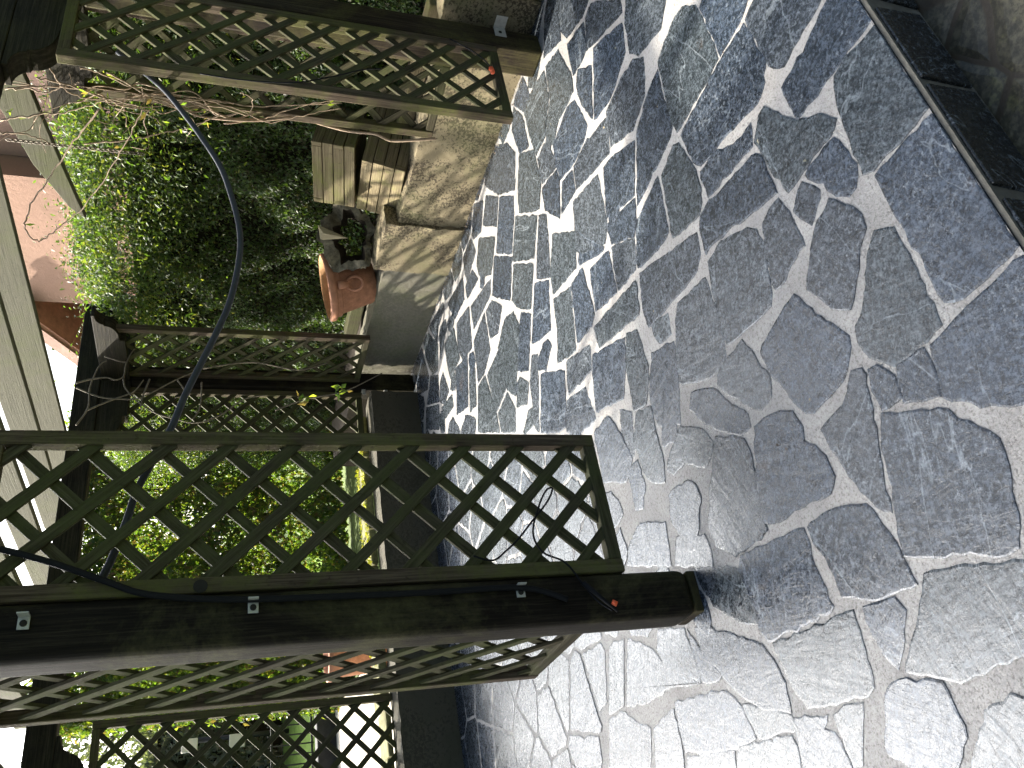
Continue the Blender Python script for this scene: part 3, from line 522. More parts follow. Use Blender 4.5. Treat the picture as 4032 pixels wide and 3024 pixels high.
m=MB(); m.box((.0,5.62,2.342),(4.5,5.72,2.505)); m.build('back_beam',BEAM,pg,bevel=.006)
for x in (3.33,2.88,2.43,1.98,1.53,1.08,.63):
    m=MB(); dx=rng.uniform(-.01,.01)
    m.bar((x+dx,1.75,2.585),(x-dx,6.15,2.585),.045,.15,(0,0,1)); m.build('rafter',RAFT,pg,bevel=.004)
# sagging side rafter over the climbing plant, tapered end
m=MB(); a=Vector((3.74,2.36,2.60)); b=Vector((3.74,3.86,2.30))
prof=[(3.74,2.36,2.53),(3.74,2.36,2.76),(3.74,2.9,2.65),(3.74,3.2,2.55),(3.74,3.5,2.47),(3.74,3.8,2.33),(3.74,3.88,2.255),(3.74,3.5,2.33)]
m.prism(prof,(-.022,0,0),(.022,0,0)); m.build('side_rafter',RAFT,pg,bevel=.004)

# ------------------------------------------------------------------ trellis panels
def trellis(o,u,n,W,z0,H,label,front_up_left=True,fr=.045):
    """o: plan origin of the post-side edge, u: plan direction away, n: direction of the face looked at"""
    u=Vector((*u,0));n=Vector((*n,0));z=Vector((0,0,1)); O=Vector((*o,z0))
    r=empty('trellis_panel',O+u*(W/2),label,'trellis','diamond trellis panels fixed beside the pergola posts')
    P=lambda a,b,c=0:O+u*a+z*b+n*c
    for a in (fr/2,W-fr/2):
        m=MB(); m.bar(P(a,0),P(a,H),fr,fr,n); m.build('stile',TRELB,r,bevel=.004)
    for b in (fr/2,H-fr/2):
        m=MB(); m.bar(P(fr+.001,b),P(W-fr-.001,b),fr,fr*.9,n); m.build('rail',TRELB if b>1 else TREL,r,bevel=.004)
    lo_u,hi_u,lo_v,hi_v=fr-.01,W-fr+.01,fr-.01,H-fr+.01
    pitch=.187
    for layer,sg,dn in (('front_lattice',1,.0075),('rear_lattice',-1,-.0075)):
        m=MB(); c0=-3.0+rng.uniform(0,.05)
        while c0<4.5:
            # line v = sg*(t)+c0 ; u from lo..hi
            s=-sg if front_up_left else sg
            pts=[]
            ua=lo_u; ub=hi_u; va=c0+s*ua; vb=c0+s*ub
            # clip in v
            def cl(ua,va,ub,vb):
                if va>vb: ua,va,ub,vb=ub,vb,ua,va
                if vb<=lo_v or va>=hi_v: return None
                k=(ub-ua)/(vb-va)
                if va<lo_v: ua+=k*(lo_v-va); va=lo_v
                if vb>hi_v: ub-=k*(vb-hi_v); vb=hi_v
                return ua,va,ub,vb
            q=cl(ua,va,ub,vb)
            if q and (Vector((q[0]-q[2],q[1]-q[3])).length>.05):
                e=Vector((rng.gauss(0,.002),rng.gauss(0,.002)))
                m.bar(P(q[0],q[1]+rng.gauss(0,.004),dn+rng.uniform(-.0012,.0012)),P(q[2],q[3]+rng.gauss(0,.004),dn+rng.uniform(-.0012,.0012)),.034+rng.uniform(-.003,.003),.012,n)
            c0+=pitch
        m.build(layer,TREL,r,bevel=.0015)
    return r
FY=2.362
trellis((.888,FY),(1,0),(0,-1),.512,.25,1.87,'tall diamond trellis panel to the right of the near post, black tube hooked on it',front_up_left=True)
trellis((.80,2.493),(0,1),(-1,0),.66,.315,1.86,'trellis panel seen edge-on to the left of the near post, running back from it',front_up_left=False)
trellis((3.652,FY),(-1,0),(0,-1),.54,.25,1.90,'brown framed trellis panel at the far right, lit along its left stile',front_up_left=False)
trellis((3.73,2.493),(0,1),(-1,0),.51,.43,1.86,'mossy trellis panel behind the right one, wound with bare climber stems',front_up_left=False)
trellis((3.85,5.617),(0,-1),(-1,0),.58,.45,1.80,'shaded trellis panel right of the far corner post, in front of the hedge',front_up_left=True)
trellis((3.768,5.69),(-1,0),(0,-1),.52,.43,1.86,'trellis panel left of the far corner post, against the bright greenery',front_up_left=False)
trellis((.755,5.69),(1,0),(0,-1),.64,.235,1.93,'far left trellis panel with the pale path and railing behind it',front_up_left=True)
for o_ in (): pass
# thin pink batten behind far panel
# ------------------------------------------------------------------ hose, tubes
def smooth(pts,k=8):
    pts=[Vector(p) for p in pts]; out=[]
    n=len(pts)
    for i in range(n-1):
        p0=pts[max(i-1,0)];p1=pts[i];p2=pts[i+1];p3=pts[min(i+2,n-1)]
        for t in range(k):
            t/=k; out.append(.5*((2*p1)+(-p0+p2)*t+(2*p0-5*p1+4*p2-p3)*t*t+(-p0+3*p1-3*p2+p3)*t**3))
    out.append(pts[-1]); return out
HOSE=mat_plain('grey_hose_rubber',(.022,.025,.032),.6,.35,0,.3,80,.3); BLK=mat_plain('black_tube',(.007,.007,.008),.7,.15,0,.2,80,.1)
hp=[(3.30,1.95),(3.194,1.845),(3.093,1.756),(2.955,1.672),(2.827,1.602),(2.668,1.527),(2.51,1.484),(2.366,1.456),(2.247,1.449),(2.11,1.461),(1.971,1.485),(1.833,1.527),(1.714,1.568),(1.589,1.611),(1.478,1.642),(1.372,1.681),(1.251,1.728),(1.14,1.752),(1.0,1.79),(.93,1.83),(.90,1.9)]
m=MB(); m.tube(smooth([(x,2.43,z) for x,z in hp],6),.011,12); tag(m.build('garden_hose',HOSE,smooth=True),'thick grey hose sagging in a long arc between the two front trellis panels','hose')
hp=[(1.09,2.24),(1.047,2.121),(1.026,2.032),(.982,1.906),(.925,1.775),(.887,1.684),(.866,1.557),(.855,1.413),(.85,1.2),(.846,.9),(.845,.62),(.80,.48)]
m=MB(); m.tube(smooth([(x,2.322,z) for x,z in hp],6),.009,10); tag(m.build('clipped_hose',BLK,smooth=True),'dark hose clipped down the front of the near post','hose')
tb=[(.952,.76),(.935,.70),(.966,.65),(1.005,.603),(1.066,.544),(1.129,.483),(1.177,.455),(1.166,.483),(1.094,.525),(1.017,.553),(.954,.531),(.917,.463),(.842,.418),(.788,.382),(.755,.34)]
RED=mat_plain('orange_emitter',(.75,.11,.03),.4,.5,0,.1,50,.05)
em=empty('drip_tube',(.95,2.31,.5),'black drip tube looped through the near trellis, its orange tip lying on the post','tube')
m=MB(); m.tube(smooth([(x,2.318,z) for x,z in tb],6),.0032,8); m.build('tube',BLK,em,smooth=True)
m=MB(); m.tube([(.845,2.305,.425),(.79,2.302,.375),(.745,2.30,.332)],lambda t:.009*(1-t*.6),8); m.build('spike',BLK,em,smooth=True)
m=MB(); m.tube([(.775,2.298,.345),(.766,2.296,.331)],.008,10); m.build('orange_tip',RED,em,smooth=True)
em=empty('drip_tube',(3.3,2.32,.9),'thin black drip tube with orange tip on the right-hand trellis panel','tube')
m=MB(); m.tube(smooth([(3.10,2.33,1.62),(3.095,2.328,1.45),(3.12,2.325,1.25),(3.2,2.325,1.08),(3.27,2.32,.95),(3.3,2.32,.86)],6),.003,8); m.build('tube',BLK,em,smooth=True)
m=MB(); m.tube(smooth([(3.62,2.32,.50),(3.55,2.318,.40),(3.48,2.316,.34),(3.42,2.314,.32)],6),.003,8); m.build('side_tube',BLK,em,smooth=True)
m=MB(); m.tube([(3.423,2.312,.322),(3.39,2.311,.318)],.012,10); m.build('orange_tip',RED,em,smooth=True)

# ------------------------------------------------------------------ planters
def planter(E,rot,w,d,h,label,name='wooden_planter'):
    Mx=Matrix.Translation(E)@Euler(rot,'XYZ').to_matrix().to_4x4()
    r=empty(name,Mx@Vector((d/2,w/2,-h)),label,'planter','slatted wooden planters on the wall')
    nb=4; bh=h/nb; t=.03
    T=lambda x,y,z:Mx@Vector((x,y,z))
    for side in range(4):
        m=MB()
        for k in range(nb):
            zc=-h+bh*(k+.5); long=(k%2==0)==(side in(0,2)); e=0 if long else t
            g=.005; zz=zc+rng.uniform(-.001,.001); ins=rng.uniform(-.0015,.0015)
            if side==0: m.bar(T(t/2+ins,e,zz),T(t/2+ins,w-e,zz),bh-g,t-.001,Mx.to_3x3()@Vector((1,0,0)))
            if side==2: m.bar(T(d-t/2+ins,e,zz),T(d-t/2+ins,w-e,zz),bh-g,t-.001,Mx.to_3x3()@Vector((1,0,0)))
            if side==1: m.bar(T(e,t/2+ins,zz),T(d-e,t/2+ins,zz),bh-g,t-.001,Mx.to_3x3()@Vector((0,1,0)))
            if side==3: m.bar(T(e,w-t/2+ins,zz),T(d-e,w-t/2+ins,zz),bh-g,t-.001,Mx.to_3x3()@Vector((0,1,0)))
        m.build('side_boards',PLANT,r,bevel=.0025)
    m=MB(); m.bar(T(t,w/2,-h*.25),T(d-t,w/2,-h*.25),w-2*t,.03,Mx.to_3x3()@Vector((0,0,1))); m.build('compost',SOIL,r)
    return r
planter(Vector((4.10,3.45,1.036)),(-.134,.256,.089),.445,.445,.265,'tipped wooden planter stacked on top of the other, its boards evenly brown')
planter(Vector((3.96,3.43,.742)),(-.095,.239,-.326),.60,.50,.27,'lower weathered wooden planter, paler and mossy, resting on the wall')

# ------------------------------------------------------------------ terracotta pot
TC=mat_plain('terracotta',(.43,.20,.115),.75,.3,0,.3,25,.3)
TCI=mat_plain('terracotta_inside',(.40,.22,.10),.85,.2,0,.4,12,.3)
tilt=Matrix.Translation((4.12,4.71,.462))@Matrix.Rotation(R(11),4,Vector((-.76,.65,0)).cross(Vector((0,0,1)))*-1)
pot=empty('terracotta_pot',(4.12,4.71,.462),'large terracotta pot with a ring handle, leaning to the left on the wall','pot')
m=MB(); m.lathe([(0,0),(.145,0),(.15,.01),(.205,.255),(.215,.262),(.222,.27),(.222,.292),(.238,.30),(.248,.312),(.25,.34),(.243,.352),(.232,.355)],56,tilt); m.build('pot_body',TC,pot,smooth=True)
m=MB(); m.lathe([(.232,.355),(.222,.348),(.21,.30),(.198,.25),(.0,.235)],56,tilt); m.build('pot_inside',TCI,pot,smooth=True)
hd=math.atan2(-.80,-.62)
def onpot(a,r,z): return tilt@Vector((r*math.cos(a),r*math.sin(a),z))
ring=[onpot(hd+.235*math.cos(t),.203-.0-(.165-(.165+.062*math.sin(t)))*-.20+.006,.165+.058*math.sin(t)) for t in [2*math.pi*k/28 for k in range(29)]]
m=MB(); m.tube(ring,.011,8,cap=False); m.build('ring_handle',TC,pot,smooth=True)
m=MB(); m.tube([onpot(hd,.222,.285),onpot(hd,.222,.25),onpot(hd,.214,.215)],lambda t:.032-.006*t,10); m.build('handle_lug',TC,pot,smooth=True)

# ------------------------------------------------------------------ hollow stump
BARK=mat_plain('old_bark',(.13,.115,.08),.95,.2,0,.75,22,1.6)
BARKI=mat_plain('rotten_wood',(.035,.026,.018),.95,.2,0,.6,30,1)
SPL=mat_wood('split_wood',(.3,.25,.16),(.42,.36,.24),(.2,.2,.08),.2,.8,(.2,.16,.1))
st=empty('hollow_stump',(4.08,4.27,.46),'broken hollow tree stump with a dark hole, between the planters and the terracotta pot','stump')
ax=Vector((-.69,-.68,.22)).normalized(); sx=Vector((0,0,1)).cross(ax).normalized(); sy=ax.cross(sx)
m=MB(); n1,n2=44,14; rs=random.Random(4); ph=[rs.random()*6 for _ in range(8)]
C0=Vector((4.16,4.31,.68))
def rr(a,t):
    return .19+.035*math.sin(2*a+ph[0])+.018*math.sin(5*a+ph[1]+t*3)+.012*math.sin(11*a+ph[2]+t*9)+.006*math.sin(23*a+ph[3]+t*17)+(.045 if math.sin(a)>0.2 else 0)*abs(math.sin(a))
rows=[]
for j in range(n2):
    t=j/(n2-1)
    rows.append([(a,(1.0),t) for a in [2*math.pi*k/n1 for k in range(n1)]])
def ringv(inner,t,a):
    R0=rr(a,t)*(1-.25*t); r_=R0*(.56 if math.sin(a)>.3 else .74)+.01*math.sin(7*a+ph[4]) if inner else R0
    L=.20+.05*math.sin(3*a+ph[5])+.02*math.sin(9*a+ph[6])
    return C0+sx*(r_*1.05*math.cos(a))+sy*(r_*math.sin(a))+ax*(L*(1-t)-.14)
base=0
def strip(fn1,n_t,flip=False):
    b=len(m.v)
    for j in range(n_t):
        for k in range(n1): m.v.append(tuple(fn1(j/(n_t-1),2*math.pi*k/n1)))
    for j in range(n_t-1):
        for k in range(n1):
            k2=(k+1)%n1; m.f.append((b+j*n1+k,b+j*n1+k2,b+(j+1)*n1+k2,b+(j+1)*n1+k)); m.uv.append([(0,0)]*4)
strip(lambda t,a:ringv(False,t,a),10); strip(lambda t,a:ringv(False,0,a).lerp(ringv(True,0,a),t),4)
m.build('bark',BARK,st,smooth=True)
m=MB(); strip(lambda t,a:ringv(True,t,a),8); m.build('hollow',BARKI,st,smooth=True)
m=MB(); a=C0+sx*.02+sy*.12+ax*.12
m.v=[tuple(a+sx*-.05+sy*.07),tuple(a+sx*.05+sy*.09),tuple(a+sx*-.02+sy*-.12+ax*.05),tuple(a+ax*.03+sy*.05),tuple(a+sx*.02-ax*.03)]
m.f=[(0,2,3),(3,2,1),(0,3,1),(0,4,2),(1,2,4),(0,1,4)]; m.uv=[[(0,0),(.2,.02),(.1,.05)]]*6
m.build('split_shard',SPL,st)

# ------------------------------------------------------------------ foliage generator
def leaves(name,mat,parent,pos,nrm,size,n_jit=.7,aspect=.5,droop=.0,fold=.25):
    pos=np.asarray(pos,float);N=len(pos)
    nr=np.asarray(nrm,float)+NR.normal(0,n_jit,(N,3)); nr/=np.linalg.norm(nr,axis=1)[:,None]+1e-9
    t=NR.normal(0,1,(N,3)); t[:,2]-=droop; t-=nr*np.sum(t*nr,axis=1)[:,None]; t/=np.linalg.norm(t,axis=1)[:,None]+1e-9
    b=np.cross(nr,t); s=(size*NR.uniform(.6,1.35,N))[:,None]; wd=s*aspect*NR.uniform(.8,1.2,(N,1))
    v0=pos-t*s*.5; v2=pos+t*s*.5; v1=pos+b*wd*.5+nr*wd*fold-t*s*.08; v3=pos-b*wd*.5+nr*wd*fold-t*s*.08
    Vv=np.stack([v0,v1,v2,v3],axis=1).reshape(-1,3)
    me=bpy.data.meshes.new(name); me.vertices.add(4*N); me.vertices.foreach_set('co',Vv.ravel())
    idx=np.arange(4*N).reshape(N,4); tri=np.concatenate([idx[:,[0,1,2]],idx[:,[0,2,3]]],axis=1).reshape(-1)
    me.loops.add(6*N); me.loops.foreach_set('vertex_index',tri.astype(np.int32))
    me.polygons.add(2*N); me.polygons.foreach_set('loop_start',np.arange(0,6*N,3,dtype=np.int32))
    me.update(calc_edges=True); me.validate(); me.materials.append(mat)
    o=bpy.data.objects.new(name,me); col.objects.link(o)
    if parent is not None: o.parent=parent; o.matrix_parent_inverse=parent_inv(parent)
    return o
def noise3(p,f,seed=0):
    """cheap smooth pseudo noise from sines, for clumps"""
    r=np.random.RandomState(seed); s=0
    for k in range(5):
        d=r.normal(0,1,3); d/=np.linalg.norm(d); s=s+np.sin(p@d*f*(1+.6*k)+r.rand()*6.28)/(1+.5*k)
    return s/2.6
DK=[(.03,.055,.014),(.042,.075,.018),(.055,.09,.02),(.035,.06,.02),(.07,.11,.025),(.05,.05,.02)]
YG=[(.06,.10,.02),(.09,.14,.025),(.12,.16,.03),(.07,.09,.02),(.17,.19,.04),(.045,.08,.02),(.14,.10,.05)]
LDK=mat_leaf('hedge_leaf',[tuple(c*1.35 for c in k) for k in DK],.4,.5); LTOP=mat_leaf('sunlit_hedge_leaf',[(.07,.12,.025),(.10,.15,.03),(.06,.10,.022),(.13,.17,.035),(.05,.09,.02),(.17,.18,.05)],.45,.5)  # top leaves coloured brighter for the sun on them
LYG=mat_leaf('sunny_leaf',[tuple(min(1,c*1.7) for c in k) for k in YG],.55,.4)
LBK=mat_leaf('bank_leaf',[tuple(c*q_ for c,q_ in zip(k,(1.0,1.05,.85))) for k in YG],.5,.5)
LGR=mat_leaf('haze_tinted_leaf',[(.11,.13,.09),(.14,.16,.11),(.09,.11,.075),(.17,.18,.13)],.3,.6)  # grey-green tint puts the haze into the leaf colour
TWIG=mat_plain('twig_bark',(.22,.16,.10),.8,.3,0,.4,50,.4)
CORE=mat_plain('hedge_core',(.018,.017,.009),1,.1,0,.5,12,.5)  # near-black brown holds the shade inside the hedge
def hedge(name,label,front,L0,L1,z0,z1,depth,N,size,mat,axis,sgn,seed,clump=.16,group=None,top_jag=.12,topN=None,coremat=None,droop=1.2,cat='hedge',core=True):
    """hedge whose visible front lies at coordinate `front` on axis (0:x,1:y); grows toward sgn"""
    o0=[0,0,z0]; o0[axis]=front+sgn*depth/2; o0[1-axis]=(L0+L1)/2
    r=empty(name,o0,label,cat,group)
    rs=NR
    l=rs.uniform(L0,L1,N); zz=z0+(z1-z0)*rs.uniform(0,1,N)**.95
    p=np.zeros((N,3)); p[:,1-axis]=l; p[:,2]=zz; p[:,axis]=front
    cl=noise3(p,4.2,seed); cl2=noise3(p,11,seed+1)
    dep=-clump*cl-.06*cl2+np.abs(rs.normal(0,.07,N))
    p[:,axis]=front+sgn*(dep+.1)
    keep=rs.rand(N)<np.clip((.72 if core else .85)+.5*cl+.35*cl2,.12 if core else .45,1)
    nn=np.zeros((N,3)); nn[:,axis]=-sgn; nn[:,2]=.35
    p1=p[keep];n1_=nn[keep]
    # leaves wrapping both ends
    E_=N//8; e=np.zeros((E_,3)); side=rs.rand(E_)<.5; e[:,axis]=front+sgn*rs.uniform(0,depth,E_); e[:,2]=rs.uniform(z0,z1,E_)
    e[:,1-axis]=np.where(side,L0,L1)+rs.normal(0,.06,E_); ne=np.zeros((E_,3)); ne[:,1-axis]=np.where(side,-1,1); ne[:,2]=.3
    p1=np.vstack([p1,e]); n1_=np.vstack([n1_,ne])
    # top
    K=topN or N//3; q=np.zeros((K,3)); q[:,1-axis]=rs.uniform(L0,L1,K); q[:,axis]=front+sgn*rs.uniform(0,depth,K)
    q[:,2]=z1; q[:,2]+=top_jag*noise3(q,3.5,seed+2)+np.abs(rs.normal(0,.05,K))*(1+2*(rs.rand(K)<.05)); n2_=np.zeros((K,3)); n2_[:,2]=1; n2_[:,axis]=-sgn*.4
    leaves('foliage',mat,r,np.vstack([p1,q]),np.vstack([n1_,n2_]),size,.75,.42,droop)
    if not core: return r
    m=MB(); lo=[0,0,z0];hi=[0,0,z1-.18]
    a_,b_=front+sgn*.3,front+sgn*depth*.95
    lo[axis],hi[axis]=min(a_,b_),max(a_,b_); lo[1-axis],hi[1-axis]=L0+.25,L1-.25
    m.box(lo,hi); c=m.build('branch_shade_core',coremat or CORE,r); bumpy(c,4,.18,size=.2)  # plain dark box standing in for branches and the shade among them
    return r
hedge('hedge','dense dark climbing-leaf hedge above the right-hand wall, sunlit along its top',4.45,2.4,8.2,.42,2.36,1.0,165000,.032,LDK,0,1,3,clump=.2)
# top leaves of that hedge, sunlight put into their brighter colour
hd_=bpy.data.objects['hedge']
K=34000; q=np.zeros((K,3)); q[:,0]=4.4+NR.uniform(-.05,.8,K); q[:,1]=NR.uniform(2.4,8.2,K); q[:,2]=2.36+.12*noise3(q,3.5,9)+np.abs(NR.normal(0,.08,K)); q[:,0]=np.where(NR.rand(K)<.55,4.33+NR.uniform(-.1,.12,K)-.18*noise3(q,4.2,3),q[:,0]); fr_=q[:,0]<4.65; q[:,2]-=np.abs(NR.normal(0,.32,K))*fr_
nn=np.zeros((K,3)); nn[:,2]=1;nn[:,0]=-.5
leaves('sunlit_top_leaves',LTOP,hd_,q,nn,.034,.8,.42,1.0)
hedge('hedge','sunny yellow-green ivy bank seen through the lattice beyond the back wall',10.9,2.75,9.6,-.2,3.3,.55,110000,.085,LBK,1,1,21,clump=.34,top_jag=.2,topN=5000,core=False)
SW=hedge('shrub','grey-green misty shrubbery beyond the path on the far left',17.0,-3.0,6.2,.0,2.6,2.0,26000,.14,LGR,1,1,41,clump=.5,top_jag=.5,cat='shrub')
# ------------------------------------------------------------------ far trees
def tree(x,y,h,rad,label,mat,seed,N=7000,size=.22,tr=.16):
    r=empty('tree',(x,y,-.2),label,'tree','trees on the skyline beyond the garden'); rs=random.Random(seed)
    m=MB(); top=Vector((x+rs.uniform(-.4,.4),y,h*.7)); m.tube(smooth([(x,y,-.22),(x+rs.uniform(-.1,.1),y,h*.3),top],5),lambda t:tr*(1-.7*t),8)
    tips=[]
    for k in range(16):
        a=rs.random()*6.28; z=h*rs.uniform(.3,.68); p=Vector((x,y,z)); q=p+Vector((math.cos(a)*rad*rs.uniform(.5,.95),math.sin(a)*rad*rs.uniform(.5,.95),h*rs.uniform(.05,.32)))
        m.tube(smooth([p,(p+q)/2+Vector((0,0,.2)),q],4),lambda t:tr*.4*(1-.8*t),5); tips.append(q)
    m.build('trunk',BARK,r,smooth=True)
    cs=[]
    for k in range(46):
        b=rs.choice(tips); cs.append(b+Vector((rs.gauss(0,rad*.22),rs.gauss(0,rad*.22),rs.gauss(0,h*.07))))
    P=[]
    for i in range(N):
        c=cs[rs.randrange(len(cs))]; P.append(c+Vector((rs.gauss(0,rad*.13),rs.gauss(0,rad*.13),rs.gauss(0,rad*.11))))
    P=np.array(P); leaves('crown',mat,r,P,np.tile([0,0,1.],(len(P),1)),size,1.2,.5,.3)
tree(8.0,32,6.6,3.4,'misty grey-green tree, rightmost of the skyline trees above the back beam',LGR,1)
tree(3.6,30,5.6,3.2,'broad misty tree directly behind the far left trellis panel',LGR,2)
tree(-2.0,33,6.4,3.6,'misty tree at the left edge beyond the far left trellis panel',LGR,3)
tree(13.5,34,5.4,3.0,'low misty tree behind the near trellis panel top',LGR,4)

# tall garden trees just left of the view; they shade the near half of the patio
def leafy(x,y,h,rad,label,seed,N=9000): return tree(x,y,h,rad,label,LYG,seed,N,.30,.25)
leafy(-4.5,16.5,12.5,2.6,'tall leafy garden tree just out of view on the left',5,12000)
leafy(-7.6,15.0,11.5,3.2,'second tall leafy garden tree farther out of view on the left',6,12000)
leafy(-4.1,19.5,14.0,2.0,'slender tall garden tree behind the others out of view on the left',8,8000)
bt=empty('tree',(-1.7,14.6,-.2),'bare winter tree just out of view on the left','tree'); rs=random.Random(21)
m=MB()
def limb(p,d,L,r,lev):
    pts=[p];q=Vector(p);dd=Vector(d)
    for _ in range(5):
        dd=(dd+Vector((rs.gauss(0,.16),rs.gauss(0,.16),rs.gauss(.04,.1)))).normalized(); q=q+dd*(L/5); pts.append(q.copy())
    m.tube(smooth(pts,3),lambda t:r*(1-.55*t),6 if lev<2 else 4)
    if lev<4:
        for i in range(3 if lev else 5):
            a=pts[rs.randrange(2,6)]; nd=(dd+Vector((rs.gauss(0,.6),rs.gauss(0,.5),rs.gauss(.1,.35)))).normalized()
            limb(a,nd,L*rs.uniform(.55,.75),r*.5,lev+1)
limb(Vector((-1.7,14.6,-.25)),(0.02,0,1),5.2,.15,0)
m.build('branches',BARK,bt,smooth=True)
# ------------------------------------------------------------------ house
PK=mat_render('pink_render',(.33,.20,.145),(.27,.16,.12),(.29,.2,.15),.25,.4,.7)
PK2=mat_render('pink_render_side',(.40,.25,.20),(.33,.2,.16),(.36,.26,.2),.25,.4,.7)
RT=mat_plain('roof_tile',(.50,.24,.16),.8,.3,0,.3,12,.6)
hs=empty('house',(9.5,8.5,-.2),'pink rendered house with red tiled lean-to roof rising beyond the hedge','house')
m=MB(); m.box((7.6,7.35,-.22),(13,9.5,6.5)); m.build('wall',PK,hs)
m=MB(); m.box((7.9,5.0,-.22),(13,7.34,6.3)); m.build('side_wing',PK2,hs)
m=MB(); m.prism([(7.45,9.51,4.05),(7.45,9.51,3.9),(7.45,11.3,2.7),(7.45,11.3,2.85)],(0,0,0),(4.0,0,0)); rf=m.build('lean_to_roof',RT,hs)
m=MB()
for k in range(5): m.bar((7.7+.0*k,9.52+.35*k,4.08-.235*k),(11.4,9.52+.35*k,4.08-.235*k),.05,.03,(0,0,1))
m.build('tile_courses',RT,rf)
m=MB(); m.bar((7.43,9.45,4.1),(7.43,11.4,2.82),.03,.16,(0,0,1)); m.build('barge_board',PK2,hs)
m=MB(); m.box((7.62,9.52,-.2),(11.3,11.2,2.65)); m.build('lean_to_wall',PK2,hs)

# ------------------------------------------------------------------ far railing, dark kerb wall, lamp pole, small pot
IRON=mat_plain('black_iron',(.012,.012,.013),.5,.5,0,.2,50,.1); WHT=mat_plain('white_paint',(.7,.68,.62),.6,.4,0,.15,10,.2)
rl=empty('iron_railing',(3.2,13.6,0),'black iron railing in front of the sunlit lawn, far beyond the back wall','railing')
m=MB()
for k in range(26):
    x=1.2+k*.14; m.tube([(x,13.6,0),(x,13.6,.72)],.011,6)
m.build('bars',IRON,rl)
m=MB(); m.bar((1.15,13.6,.66),(4.8,13.6,.66),.03,.03); m.build('top_rail',IRON,rl)
m=MB(); m.bar((1.15,13.6,.08),(4.8,13.6,.08),.03,.03); m.build('bottom_rail',IRON,rl)
kb=MB(); kb.box((-8,11.62,-.22),(2.72,11.9,.22)); tag(kb.build('dark_kerb_wall',mat_plain('dark_stone',(.03,.03,.03),.8,.3,0,.4,12,.6),None,.02),'low dark stone wall along the far side of the pale path','wall')
tag(MB_ if False else (lambda m:(m.box((-6,11.91,-.2),(2.75,12.3,.1)),m.build('white_kerb',WHT,None,.02))[1])(MB()),'white kerb strip just behind the dark stone wall beyond the path','kerb')
LW=mat_plain('sunlit_lawn',(.16,.24,.05),.95,.1,0,.4,16,.8)  # brighter copy of the lawn green, sunlight put into the colour
m=MB(); m.quad([(-8,12.3,-.02),(6,12.3,-.02),(7,17,.25),(-8,17,.25)]); tag(m.build('lawn',LW),kind='structure')
ps=empty('metal_pole',(4.1,16.2,0),'dark metal pole with two pale box fittings, behind the far left trellis','pole')
m=MB(); m.tube([(3.5,16.2,-.2),(3.5,16.2,2.0)],.045,10); m.build('shaft',IRON,ps,smooth=True)
for z in (1.72,.95):
    m=MB(); m.box((3.3,16.08,z),(3.52,16.15,z+.26)); m.build('box_fitting',WHT,ps,.01)
sp=empty('small_pot',(1.75,6.9,-.02),'small dark-red pot just above the back wall, glimpsed through the left trellis','pot')
m=MB(); m.lathe([(0,0),(.13,0),(.16,.55),(.19,.56),(.20,.66),(.18,.67),(.15,.6),(0,.58)],28,Matrix.Translation((2.02,6.9,-.02))); m.build('pot_body',TC,sp,smooth=True)

